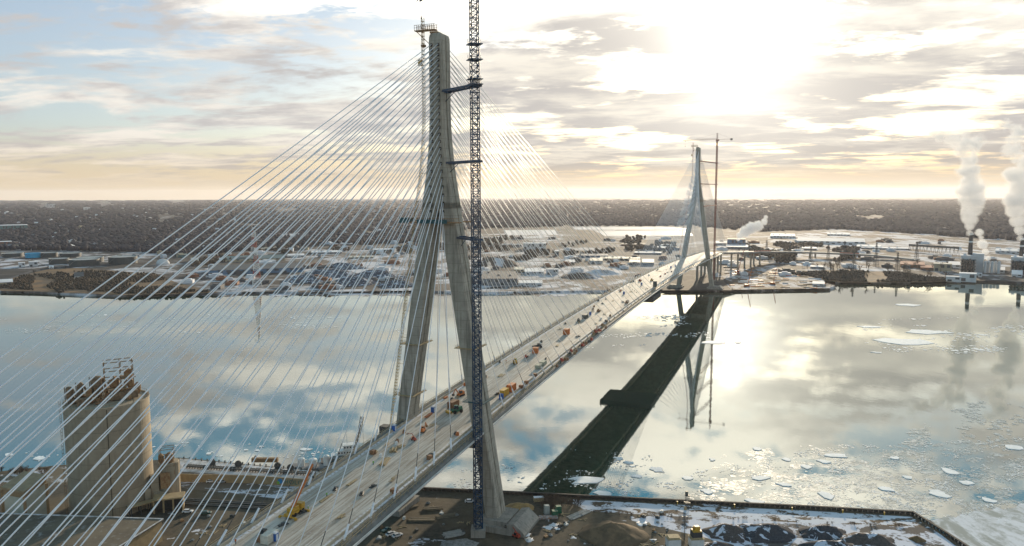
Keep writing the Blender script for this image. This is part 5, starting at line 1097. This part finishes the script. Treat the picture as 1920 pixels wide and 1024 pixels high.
for i, px_ in enumerate([[(944, 432), (1041, 431), (1045, 441), (948, 441)], [(1072, 426), (1240, 425), (1290, 428), (1290, 431), (1080, 431)], [(1115, 433), (1290, 432), (1300, 442), (1135, 443)]]): field('frozen_basin', px_, M_bsn, Z+.3+i*.02)
for i, px_ in enumerate([[(30, 520), (90, 505), (150, 503), (240, 510), (290, 513), (330, 530), (410, 549), (300, 552), (240, 554), (60, 547), (0, 546), (0, 530)], [(1470, 512), (1560, 506), (1680, 511), (1790, 528), (1700, 530), (1575, 530), (1520, 522)], [(1290, 525), (1350, 520), (1372, 545), (1240, 545)], [(1345, 508), (1450, 498), (1560, 535), (1556, 541), (1375, 544)]]): field('brown_bank', px_, [M_bank, M_bank, M_dkf, M_yard2][i], Z+.4+i*.02)
# earth bank by the water on the right, ore and gravel heaps on the left
M_ore = snowheap('ore_heap', (.075, .085, .11))
for u, v, r_, h, k, l in [(565, 530, 34, 11, 3, 'snow dusted blue grey ore heap left of the others behind the cables'), (610, 520, 40, 13, 4, 'broad blue grey ore heap in the second row'), (655, 535, 34, 12, 5, 'dark ore heap in front of the broad one'), (700, 526, 44, 15, 6, 'tallest dark ore heap left of the left tower leg'), (745, 538, 26, 9, 7, 'small dark ore heap touching the left tower leg'), (640, 505, 36, 11, 8, 'far ore heap behind the broad one'), (930, 500, 40, 16, 9, 'steep snow slope heap right of the blue crane'), (1090, 522, 30, 8, 10, 'snow covered heap on the far bank below the cables'), (1130, 515, 30, 8, 12, 'second snow covered heap to the right of the first')]:
    p = ground_at(u, v); heap(p+Vector((0, r_*.6, -.5)), r_, h, M_ore if u != 930 and u < 1000 else M_fs, l, 'ore heap', 'ore_heap', ridge=r_*.3, seed=k)
# woodland as stuff
def wood(name, m, n, px_, hrange, label, seed, dens=0.0):
    rr = random.Random(seed); b = MB(); us = [p[0] for p in px_]; vs = [p[1] for p in px_]; cnt = 0
    def inside(x, y):
        c = False; j = len(px_)-1
        for i in range(len(px_)):
            if (px_[i][1] > y) != (px_[j][1] > y) and x < (px_[j][0]-px_[i][0])*(y-px_[i][1])/(px_[j][1]-px_[i][1])+px_[i][0]: c = not c
            j = i
        return c
    while cnt < n:
        u, v = rr.uniform(min(us), max(us)), rr.uniform(min(vs), max(vs))
        if not inside(u, v): cnt += .2; continue
        if noise.noise(Vector((u*.018, v*.07, seed))) < dens: cnt += .2; continue
        p = ground_at(u, v); dd = p.length
        h = rr.uniform(*hrange)*(1+max(0, dd-6000)/14000); w_ = h*rr.uniform(.4, .75)*(1+max(0, dd-1500)/2300); cnt += 1; k = 6; a0 = rr.random()*6
        base = [(p.x+w_*.55*math.cos(a0+i*6.283/k)*rr.uniform(.6, 1.2), p.y+w_*.55*math.sin(a0+i*6.283/k)*rr.uniform(.6, 1.2), p.z-.5) for i in range(k)]
        midr = [(p.x+w_*.75*math.cos(a0+i*6.283/k)*rr.uniform(.6, 1.25), p.y+w_*.75*math.sin(a0+i*6.283/k)*rr.uniform(.6, 1.25), p.z+h*rr.uniform(.5, .8)) for i in range(k)]
        b.add(base+midr+[(p.x+rr.uniform(-.2, .2)*w_, p.y, p.z+h)], [(i, (i+1) % k, k+(i+1) % k, k+i) for i in range(k)]+[(k+i, k+(i+1) % k, 2*k) for i in range(k)])
    tag(b.build(name, m, smooth=True), label, 'woodland', kind='stuff')
M_w1 = mat('wood_purple', (.034, .031, .044), (.017, .018, .030), .004, .95); M_w2 = mat('wood_brown', (.07, .048, .032), (.035, .028, .024), .006, .95)
wood('suburb_woodland', M_w1, 14000, [(-60, 377), (820, 376), (800, 455), (560, 462), (340, 480), (250, 472), (-60, 468)], (8, 14), 'purple grey bare trees covering the far suburb on the left', 5, -.52)
wood('forest', M_w1, 13000, [(820, 376), (2000, 376), (2000, 456), (1880, 450), (1700, 437), (1560, 430), (1420, 434), (1300, 424), (1060, 424), (820, 432)], (10, 15), 'dark bare forest filling the plain behind the far shore', 6, -.6)
wood('shore_scrub', M_w2, 3600, [(0, 540), (40, 518), (160, 508), (290, 514), (330, 531), (400, 548), (300, 551), (160, 552), (60, 545)], (1.5, 4.5), 'rusty brown scrub on the left far bank', 7, -.22)
wood('bank_scrub', M_w2, 2600, [(1480, 514), (1560, 508), (1680, 512), (1790, 527), (1700, 529), (1580, 529), (1520, 522)], (2, 5), 'brown scrub covering the right far bank', 8, -.3)
wood('yard_trees', M_w2, 1500, [(340, 460), (800, 450), (900, 445), (1280, 445), (1260, 475), (1060, 480), (880, 500), (850, 478), (620, 470), (360, 500)], (6, 11), 'brown tree belts between the works of the far bank', 9, .08)
wood('flat_trees', M_w2, 900, [(1400, 465), (1480, 455), (1660, 470), (1700, 485), (1560, 500), (1420, 490)], (5, 10), 'brown tree belts on the snowy flats right of the far tower', 10, .12)
for k in range(70):
    a = R.random()
    u, v = (R.uniform(1540, 1780), R.uniform(500, 530)) if a < .6 else ((R.uniform(1380, 1540), R.uniform(470, 505)) if a < .8 else (R.uniform(60, 330), R.uniform(505, 545)))
    i = 0 if a < .6 else 1 if a < .8 else 2
    plant(ground_at(u, v), R.uniform(.9, 1.5) if i == 0 else R.uniform(.5, 1), ['bare tree on the brown bank at the right far shore', 'bare tree among the snowy flats beyond the construction yard', 'bare tree on the left far bank below the oil tanks'][i], 'tree', ['bare trees on the right far bank', 'bare trees on the snowy flats', 'bare trees on the left far bank'][i], ftrees[k % 4], 'bare_tree')
# transmission towers
def pylon(p, h, wd, m, label, bands=0, name='transmission_tower', group=None):
    r = empty(name, p, .4); tag(r, label, 'lattice tower', group)
    for part, z0, z1, mm in ([('lattice', i/7, (i+1)/7, (M_red if i % 2 else M_white)) for i in range(7)] if bands else [('lattice', 0, 1, m)]):
        b = MB(); n = 3 if bands else 10
        for k in range(n):
            za, zb_ = z0+(z1-z0)*k/n, z0+(z1-z0)*(k+1)/n; wa, wb = wd*(1-za)**1.3*.5+.8, wd*(1-zb_)**1.3*.5+.8
            for i in range(4):
                a0, a1 = math.pi/4+i*math.pi/2, math.pi/4+(i+1)*math.pi/2
                A = (wa*math.cos(a0), wa*math.sin(a0), za*h); A2 = (wa*math.cos(a1), wa*math.sin(a1), za*h); B1 = (wb*math.cos(a0), wb*math.sin(a0), zb_*h); B2 = (wb*math.cos(a1), wb*math.sin(a1), zb_*h)
                b.tube(A, B1, .3 if bands else .25, n=3, cap=False); b.tube(A, B2, .18, n=3, cap=False); b.tube(A2, B1, .18, n=3, cap=False); b.tube(A, A2, .15, n=3, cap=False)
        b.build(part, mm, r)
    b = MB()
    for z in (.72, .84, .95): b.tube((-wd*.42, 0, h*z), (wd*.42, 0, h*z), .25, n=4); b.tube((-wd*.42, 0, h*z), (0, 0, h*(z+.04)), .15, n=3); b.tube((wd*.42, 0, h*z), (0, 0, h*(z+.04)), .15, n=3)
    b.build('cross_arms', M_white if bands else m, r)
pylon(ground_at(482, 536), 84, 17, None, 'tall red and white banded lattice tower standing at the far shoreline', 1)
pylon(ground_at(475, 470), 60, 14, None, 'red and white lattice tower further inland behind the banded shoreline one', 1)
for i, (u, v, hp_, l) in enumerate([(1718, 489, 24, 'grey pylon in the snow left of the power station'), (1642, 500, 30, 'grey pylon above the brown bank'), (1552, 500, 28, 'grey pylon over the snowy flats'), (1600, 512, 26, 'grey pylon standing closest to the brown bank'), (1520, 492, 22, 'grey pylon left of the others on the flats'), (1682, 512, 26, 'grey pylon left of the red depots'), (1583, 482, 20, 'far grey pylon below the long white warehouse'), (1480, 486, 18, 'grey pylon near the viaduct on the flats'), (1437, 480, 20, 'grey pylon between viaduct and construction yard')]):
    p = ground_at(u, v); pylon(p, hp_*size_at(p)*1.5, 9, M_steel, l)
# conveyor trestle
A, Bq = ground_at(1705, 470), ground_at(1796, 480); r = empty('conveyor_trestle', A, 0); tag(r, 'long dark conveyor trestle sloping to the power station', 'conveyor'); d = Bq-A
b = MB(); b.beam((0, 0, 14), (d.x, d.y, 18), 5, 4.5); b.build('gallery', M_wl['dark'], r)
for i in range(14): q = d*(i/13); b = MB(); b.beam((q.x-3, q.y, 0), (q.x, q.y, 14+4*i/13), .6, .6); b.beam((q.x+3, q.y, 0), (q.x, q.y, 14+4*i/13), .6, .6); b.build('trestle_leg', M_steel, r)
# power station
M_stk = mat('stack_dark', (.035, .035, .04), (.05, .05, .055), .05, .8)
def station(u, v, flip, label, n_=2):
    p = ground_at(u, v); s = size_at(p); r = empty('power_station', p, face_cam(p)); tag(r, label, 'power station')
    b = MB(); b.box((0, 30, 0), (24*s, 26, 30*s)); b.box((flip*16*s, 34, 0), (18*s, 30, 34*s)); b.build('boiler_house', M_wl['white'], r)
    b = MB(); 
    for i in range(4): b.box((-9*s+i*6*s, 10, 0), (3.6*s, 10, (26-3*(i % 2))*s), 0, .9)
    for z in range(5): b.box((0, 8, z*6*s), (26*s, 14, .8))
    b.build('steel_frame', M_wl['dark'], r)
    b = MB(); b.box((0, 30, 30*s), (25*s, 27, 1.5)); b.box((flip*16*s, 34, 34*s), (19*s, 31, 1.5)); b.box((-6*s, 26, 31*s), (5*s, 6, 4*s)); b.build('roof', M_rf['snow'], r)
    for i in range(5): b = MB(); b.lathe((flip*(28+i*5.4)*s, 14+(i % 2)*5, 0), [(2.6*s, 0), (2.6*s, 22*s), (.3, 23.2*s)], 16); b.build('ash_silo', M_wl['white'], r)
    return p, s
ps1, s1 = station(1814, 512, 1, 'power station with white boiler house and dark steelwork under the left stack')
ps2, s2 = station(1908, 515, 1, 'power station with dark steelwork at the right edge under the right stack')
def stack(u, vt, vb, label):
    p = ground_at(u, vb); s = size_at(p); h = zray(u, vt, p.y)-p.z; b = MB(); b.lathe((0, 0, 0), [(4.6*s, 0), (3.2*s, h), (2.6*s, h), (2.6*s, h-3)], 20); r = single('smokestack', b, M_stk, p, 0, label, 'smokestack')
    q = MB(); q.lathe((0, 0, h*.75), [(3.75*s, 0), (3.6*s, 3)], 20); q.lathe((0, 0, h*.95), [(3.5*s, 0), (3.4*s, 3)], 20); q.build('band', M_white, r); return p, s, h
st1 = stack(1817, 437, 508, 'dark smokestack pouring thick white steam, left of two'); st2 = stack(1913, 447, 510, 'dark smokestack pouring steam at the right edge')
# construction yard by the far tower
rc = random.Random(12); kinds = [(M_org, 'orange girder stack in the yard beside the far tower'), (M_red, 'red girder stack in the yard beside the far tower'), (M_rf['snow'], 'snow covered material stack in the yard beside the far tower'), (M_rust, 'rusty material stack in the yard beside the far tower'), (M_wl['white'], 'white site cabin in the yard beside the far tower'), (M_steel, 'dark material stack in the yard beside the far tower')]
for k in range(120):
    u, v = rc.uniform(1362, 1540), rc.uniform(490, 541)
    if v < 490+(u-1362)*.16-2 or v > 543: continue
    i = rc.choice((0, 0, 1, 2, 3, 3, 3, 4, 5, 5)); p = ground_at(u, v); b = MB(); L_ = rc.uniform(5, 22) if i != 4 else 8
    for j in range(3): b.beam((-L_/2, j*1.3, .6), (L_/2, j*1.3+rc.uniform(-.5, .5), .6), .9, 1.2+rc.random()*(2.5 if i == 4 else 1))
    single('girder_stack' if i < 2 else 'site_cabin' if i == 4 else 'material_stack', b, kinds[i][0], p, face_cam(p)+rc.uniform(-.5, .5), kinds[i][1], 'girders' if i < 2 else 'cabin' if i == 4 else 'stack', kinds[i][1].replace(' in the', 's in the'))
for u, v, h, l in [(1382, 512, 40, 'red crawler crane left of the orange ones in the far yard'), (1400, 538, 26, 'orange crawler crane near the water in the far yard'), (1448, 534, 24, 'orange crawler crane in the middle of the far yard')]:
    p = ground_at(u, v); r = empty('crawler_crane', p, .3); tag(r, l, 'crawler crane'); mm = M_red if 'red' in l else M_org
    b = MB(); b.box((0, 0, 1), (7, 4, 3)); b.build('house', mm, r); b = MB(); b.box((0, -2, 0), (8, 1, 1.2)); b.build('track', M_tyre, r); b = MB(); b.box((0, 2, 0), (8, 1, 1.2)); b.build('track', M_tyre, r); b = MB(); b.tube((2, 0, 3), (h*.35, 2, h), .55, .4, n=4); b.tube((h*.35, 2, h), (h*.36, 2, 3), .12, n=3); b.build('boom', mm, r)
# approach viaduct beyond the far tower
vp = [Bp(1070, 0, dz(1070))]
for u, v, z in ((1392, 472.5, 34), (1430, 471.5, 25), (1490, 472, 18), (1560, 474, 14), (1640, 478, 11), (1720, 486, 7)): vp.append(at(u, v, z))
r = empty('approach_viaduct', vp[0], 0); tag(r, 'long curved approach viaduct on piers leading right from the far tower', 'viaduct')
cv_ = []
for i in range(len(vp)-1):
    p0 = vp[max(0, i-1)]; p1 = vp[i]; p2 = vp[i+1]; p3 = vp[min(len(vp)-1, i+2)]
    for k in range(8):
        f = k/8; cv_.append(.5*((2*p1)+(p2-p0)*f+(2*p0-5*p1+4*p2-p3)*f*f+(3*p1-p0-3*p2+p3)*f**3)-vp[0])
cv_.append(vp[-1]-vp[0])
rg_, rp_, rr_ = [], [], []
for i, p in enumerate(cv_):
    d = (cv_[min(i+1, len(cv_)-1)]-cv_[max(i-1, 0)]); d.z = 0; d.normalize(); n_ = Vector((d.y, -d.x, 0))
    rg_.append([tuple(p+n_*x+Vector((0, 0, z))) for x, z in ((-17, 0), (17, 0), (17, -1), (9, -3.2), (-9, -3.2), (-17, -1))]); rp_.append([tuple(p+n_*x+Vector((0, 0, z))) for x, z in ((16.4, 0), (17, 0), (17, 1.1), (16.4, 1.1))])
b = MB(); b.loft(rg_); b.build('viaduct_deck', mat('viaduct_grey', (.38, .37, .35), (.30, .29, .28), .05, .8), r); b = MB(); b.loft(rp_); b.build('parapet', mat('viaduct_grey', 0), r)
b = MB(); b.loft([[(x, y, z+1.2) for x, y, z in q] for q in rp_[9:17]]); b.loft([[(x, y, z+1.2) for x, y, z in q] for q in rp_[33:38]]); b.build('formwork', mat('bright_red', (.60, .09, .05), rough=.6), r)
for i in [2, 6, 10, 14, 20, 28, 36, 44]: p = cv_[i]; zg = 2.5-vp[0].z; b = MB(); b.box((p.x-6, p.y, zg), (2.6, 3, p.z-3-zg)); b.build('pier', M_conc, r); b = MB(); b.box((p.x+6, p.y, zg), (2.6, 3, p.z-3-zg)); b.build('pier', M_conc, r)
for q in (SPAN+110, SPAN+165, SPAN+215, -150, -230, -310):
    b = MB(); zt = dz(q)-3.4
    for s in (-1, 1): b.box((s*11, q, 1), (3.4, 4, zt-2))
    b.box((0, q, zt-3), (28, 4.4, 3)); b.build('side_pier', M_conc, bridge)
# ---------------------------------------------------------------- ice on the river
M_floe = mat('floe_ice', (.90, .91, .92), (.76, .79, .80), .25, .75, bump=.2, spec=0.22)
M_thin = bpy.data.materials.new('thin_ice'); M_thin.use_nodes = True; t = NT(M_thin.node_tree); co = t.n('ShaderNodeNewGeometry').outputs['Position']
fz_ = t.noise(co, .35, 6, .65, .5)
b_ = t.n('ShaderNodeBsdfDiffuse', {'Color': t.mix(t.mr(fz_, .35, .65), (.74, .76, .75), (.48, .53, .52))}); tr_ = t.n('ShaderNodeBsdfTransparent')
t.t.links.new(t.n('ShaderNodeMixShader', {0: t.mr(fz_, .38, .60, .80, .25), 1: tr_.outputs[0], 2: t.n('ShaderNodeMixShader', {0: .16, 1: b_.outputs[0], 2: t.n('ShaderNodeBsdfGlossy', {'Roughness': .5}).outputs[0]}).outputs[0]}).outputs[0], t.n('ShaderNodeOutputMaterial').inputs[0])
def floe_pts(rr, c, a, b_, rz, n=9):
    pts = []; e1_, e2_ = rr.uniform(.5, 1), rr.uniform(.5, 1)
    for i in range(n):
        t_ = 6.283*i/n+rr.uniform(-.2, .2); k = rr.uniform(.6, 1.1)*(e1_ if i in (1, 2) else e2_ if i in (5,) else 1); x, y = a*k*math.cos(t_), b_*k*math.sin(t_); pts.append((c[0]+x*math.cos(rz)-y*math.sin(rz), c[1]+x*math.sin(rz)+y*math.cos(rz)))
    return pts
ri = random.Random(4)
FL = [(1100, 899, 52, 8, .12), (1345, 642, 45, 4, 0), (17, 853, 12, 3, 0), (76, 859, 15, 3.5, 0), (572, 843, 15, 3.5, 0), (461, 844, 5, 2, .3), (482, 845, 5, 2, .3), (391, 851, 5, 2, 0), (489, 838, 6, 1.5, 0), (1325, 922, 13, 6, -.2), (1413, 940, 24, 6, -.2), (1552, 930, 20, 7, -.3), (1762, 926, 24, 6, -.9), (1660, 917, 20, 5, -.3), (1855, 938, 18, 4, -.4), (1425, 897, 22, 4, .1), (1470, 909, 16, 4, 0),
      (1565, 855, 28, 4, 0), (1512, 876, 12, 5, 0), (1780, 884, 16, 6, 0), (1900, 840, 18, 5, 0), (1290, 897, 14, 4, 0), (1642, 661, 11, 1.5, 0), (1705, 572, 28, 2, 0), (1630, 613, 22, 2, 0), (1700, 640, 60, 6, .05), (1740, 622, 50, 5, 0), (1132, 926, 22, 6, 0), (1180, 868, 12, 3, 0), (1232, 880, 18, 6, .2), (1195, 893, 14, 4, 0), (1160, 860, 12, 3, 0), (1420, 842, 10, 4, 0), (1678, 859, 12, 3, 0), (1545, 866, 14, 4, 0), (1475, 862, 10, 4, 0), (1335, 862, 8, 3, 0), (1810, 905, 18, 5, .2), (1700, 895, 12, 4, 0)]
wh = ['bright', 'smooth', 'ragged', 'snowy', 'pale', 'jagged', 'rounded', 'flat', 'narrow']
def where(u, v):
    if u < 700: return 'on the water behind the silos and quay' if v > 830 else 'on the left water'
    if u < 1260: return 'on the dark reflection of the bridge' if v > 880 else 'beside the dark reflection of the bridge'
    if v < 680: return 'on the sunlit water right of the far tower'
    return 'in the drifting ice off the sea wall' if v > 890 else 'at the outer edge of the drifting ice'
cnts = {}
for i, (u, v, a, b_, rz) in enumerate(FL):
    p = at(u, v, .0); s = size_at(p); dep = (at(u, v-1, 0)-at(u, v+1, 0)).length/2; b = MB()
    L_ = where(u, v); lab = {0: 'large bright white ice floe lying across the dark reflection of the bridge', 1: 'long flat ice sheet just below the reflection of the far tower base', 12: 'long slanting ice floe in the drift ice at the right', 10: 'largest white floe close behind the sea wall right of the navigation mast'}.get(i, 'snowy ice floe drifting '+L_)
    b.prism([(x-p.x, y-p.y) for x, y in floe_pts(ri, p, a*s, b_*dep, rz)], -.2, .35); single('ice_floe', b, M_floe, (p.x, p.y, 0), 0, lab, 'ice floe', None if i in (0, 1, 10, 12) else 'ice floes '+L_)
def brash(name, m, n, px_, sr, label, seed, dens, fz=(.02, .05), z=.12):
    rr = random.Random(seed); b = MB(); us = [p[0] for p in px_]; vs = [p[1] for p in px_]; c = 0
    while c < n:
        u, v = rr.uniform(min(us), max(us)), rr.uniform(min(vs), max(vs)); c += .25
        j = len(px_)-1; ins = False
        for i in range(len(px_)):
            if (px_[i][1] > v) != (px_[j][1] > v) and u < (px_[j][0]-px_[i][0])*(v-px_[i][1])/(px_[j][1]-px_[i][1])+px_[i][0]: ins = not ins
            j = i
        if not ins: continue
        q = noise.noise(Vector((u*fz[0], v*fz[1], seed)))+.5*noise.noise(Vector((u*fz[0]*3, v*fz[1]*3, seed+4)))
        if q < dens: continue
        p = at(u, v, 0); r_ = sr*size_at(p)*rr.uniform(.3, 1)**1.7*(1+1.2*max(0, q-dens)); dep = (at(u, v-1, 0)-at(u, v+1, 0)).length/2; kk_ = min(2.2, dep/size_at(p)*.4)
        pts = floe_pts(rr, p, r_, r_*kk_, rr.uniform(-.3, .3), rr.choice((5, 6, 7))); c += 1
        b.add([(x, y, z+rr.uniform(-.04, .06)) for x, y in pts], [tuple(range(len(pts)))])
    tag(b.build(name, m), label, 'drift ice', kind='stuff')
brash('brash_ice', M_floe, 7500, [(1280, 925), (1340, 890), (1420, 850), (1600, 835), (1920, 820), (1920, 985), (1780, 970), (1690, 960), (1280, 940)], 1.9, 'field of broken white drift ice off the sea wall', 37, .13)
brash('thin_brash_ice', M_thin, 9000, [(1290, 930), (1360, 850), (1500, 835), (1920, 830), (1920, 985), (1780, 970), (1290, 940)], 3.6, 'grey thin broken ice between the whiter floes', 22, .04, z=.06)
brash('ice_sheets', M_thin, 900, [(1290, 935), (1330, 895), (1500, 870), (1920, 850), (1920, 985), (1780, 970), (1290, 940)], 12.0, 'broad thin translucent ice sheets off the sea wall', 35, .0, z=.04)
brash('scattered_ice', M_floe, 900, [(1010, 920), (1060, 840), (1200, 850), (1330, 880), (1330, 930), (1200, 930)], 2.6, 'scattered small ice over the dark bridge reflection', 23, .10)
brash('far_drift_ice', M_floe, 1300, [(990, 625), (1100, 595), (1270, 590), (1330, 600), (1330, 640), (1000, 660)], 2.6, 'thin streaks of drift ice beside the deck reflection', 24, .16, (.01, .09))
brash('left_drift_ice', M_floe, 1500, [(0, 590), (760, 590), (760, 630), (0, 625)], 2.2, 'faint streaks of drift ice on the left water', 25, .16, (.008, .12))
brash('near_drift_ice', M_floe, 260, [(800, 915), (850, 880), (960, 870), (990, 900), (960, 925)], 3.5, 'small ice flakes between deck and tower leg', 26, .05)
brash('quay_drift_ice', M_floe, 260, [(0, 870), (0, 820), (120, 830), (640, 830), (640, 870), (340, 852), (120, 866)], 3.5, 'small ice flakes off the quay and silo bank', 27, .12)
brash('right_drift_ice', M_floe, 1000, [(1600, 640), (1620, 600), (1800, 595), (1920, 610), (1920, 660), (1700, 665)], 3.0, 'streaks of drift ice far right on the sunlit water', 28, .12, (.008, .10))
brash('right_edge_ice', M_thin, 800, [(1800, 760), (1920, 740), (1920, 830), (1640, 840)], 6.0, 'thin ice patches at the right edge of the water', 29, .10)
b = MB(); pts = [at(u, 552.5-(u-300)*.003, 0) for u in range(300, 1110, 9)]; rf = random.Random(2)
b.loft([[(p.x, p.y+14, .14), (p.x, p.y-rf.uniform(3, 26)*(1+noise.noise(Vector((p.x*.01, 0, 0)))), .14)] for p in pts], closed=False)
tag(b.build('shore_ice', M_fs), kind='structure')
# ---------------------------------------------------------------- steam plumes (real volumes)
def plume(name, puffs, label, dens=.05, lump=.45, nsc=.05, parent_y=None, col=(1, 1, 1)):
    """puffs: (u, v, radius_px, density) at depth parent_y"""
    P_ = []
    for u, v, r_, dn in puffs:
        ry = proj_ray(u, v); k = parent_y/ry.y; P_.append((Vector((0, 0, CH))+ry*k, r_*parent_y/CF, dn))
    c0 = P_[0][0]
    m = bpy.data.materials.new(name+'_steam'); m.use_nodes = True; t = NT(m.node_tree); co = t.n('ShaderNodeTexCoord').outputs['Object']
    acc = 0.0
    for c, r_, dn in P_:
        d = t.n('ShaderNodeVectorMath', {0: co, 1: tuple(c-c0)}, operation='DISTANCE').outputs['Value']
        f = t.m('MULTIPLY', t.m('SUBTRACT', 1.0, t.m('DIVIDE', d, r_*1.6)), dn); acc = t.m('MAXIMUM', acc, f)
    rmean = sum(p[1] for p in P_)/len(P_)
    nz = t.noise(co, nsc, 8, .72, .3)
    nn = t.m('MULTIPLY', t.m('SUBTRACT', nz, .5), lump*2.4)
    de = t.mr(t.m('ADD', acc, nn), .28, .56)
    de = t.m('MULTIPLY', t.m('MULTIPLY', de, t.mr(acc, .02, .12)), dens)
    v_ = t.n('ShaderNodeVolumePrincipled', {'Color': (.97, .975, .985, 1), 'Density': de, 'Anisotropy': .15})
    t.t.links.new(v_.outputs[0], t.n('ShaderNodeOutputMaterial').inputs['Volume'])
    try: m.cycles.volume_sampling = 'MULTIPLE_IMPORTANCE'
    except Exception: pass
    # hull: a lofted tube round all puffs
    lo = Vector([min(p[0][i]-p[1]*1.3 for p in P_) for i in range(3)]); hi = Vector([max(p[0][i]+p[1]*1.3 for p in P_) for i in range(3)])
    zs = sorted(p[0].z for p in P_); n = 22; rings = []
    for i in range(n+1):
        z = lo.z+(hi.z-lo.z)*i/n; act = [p for p in P_ if abs(p[0].z-z) < p[1]*1.7+(hi.z-lo.z)/n]
        if not act: act = [min(P_, key=lambda p: abs(p[0].z-z))]
        x0 = min(p[0].x-p[1]*1.6 for p in act); x1 = max(p[0].x+p[1]*1.6 for p in act); y0 = min(p[0].y-p[1]*1.6 for p in act); y1 = max(p[0].y+p[1]*1.6 for p in act)
        rings.append([(( (x0+x1)/2+(x1-x0)/2*math.cos(a)*1.1)-c0.x, ((y0+y1)/2+(y1-y0)/2*math.sin(a)*1.1)-c0.y, z-c0.z) for a in [6.2832*j/12 for j in range(12)]])
    b = MB(); b.loft(rings); o = b.build(name, m, None, c0); tag(o, label, 'steam', kind='stuff')
Y1, Y2 = st1[0].y, st2[0].y
plume('steam_plume', [(1817, 436, 5, 1.6), (1817, 424, 8, 1.5), (1818, 410, 12, 1.5), (1820, 394, 15, 1.4), (1823, 376, 19, 1.4), (1820, 356, 20, 1.3), (1817, 338, 17, 1.2), (1816, 322, 17, 1.1), (1813, 300, 17, .9), (1812, 288, 20, .8), (1826, 268, 17, .8), (1808, 268, 17, .8), (1792, 260, 14, .75), (1778, 256, 14, .8), (1764, 252, 14, .8), (1750, 247, 14, .85), (1740, 238, 12, .8), (1808, 252, 12, .65)], 'tall white steam plume from the left smokestack drifting up to the left', .075, 1.1, .030, Y1)
plume('steam_plume', [(1912, 446, 5, 1.6), (1911, 432, 9, 1.5), (1909, 414, 12, 1.5), (1907, 394, 16, 1.4), (1908, 372, 20, 1.4), (1912, 350, 20, 1.3), (1905, 330, 17, 1.2), (1895, 322, 12, 1.1), (1912, 300, 17, .9), (1900, 280, 16, .7), (1905, 256, 18, .7), (1885, 240, 12, .6), (1890, 226, 8, .6)], 'tall white steam plume from the right smokestack at the picture edge', .075, 1.1, .030, Y2)
plume('steam_plume', [(1853, 484, 4, 1.6), (1848, 472, 5.5, 1.5), (1842, 458, 8, 1.4), (1839, 446, 5, .9), (1836, 436, 7, 1.1)], 'small white steam plume between the two smokestacks', .12, .50, .09, Y1)
plume('steam_plume', [(1384, 449, 3, 1.6), (1388, 441, 6, 1.5), (1397, 434, 9, 1.4), (1409, 428, 10, 1.4), (1421, 424, 9, 1.2), (1433, 416, 6, 1.1), (1436, 407, 4, 1.0), (1406, 418, 4, .8)], 'slanting white steam plume from the blue grey factory', .13, .50, .07, ground_at(1384, 466).y+20)
plume('steam_plume', [(918, 508, 3, 1.5), (918, 501, 4.5, 1.5), (917, 494, 3.5, 1.2)], 'tiny steam puff on the snow slope right of the blue crane', .08, .4, .15, ground_at(918, 512).y)
# ---------------------------------------------------------------- haze
mh = bpy.data.materials.new('haze_air'); mh.use_nodes = True; t = NT(mh.node_tree)
vp = t.n('ShaderNodeVolumePrincipled', {'Color': (0.95, 0.94, 1.0, 1), 'Density': 2.0e-5, 'Anisotropy': 0.45})
t.t.links.new(vp.outputs[0], t.n('ShaderNodeOutputMaterial').inputs['Volume'])
mb = MB(); mb.box((0, 15000, -120), (70000, 36000, 120+310)); tag(mb.build('haze', mh), kind='stuff', label='thin pale winter haze over river and land', cat='haze')
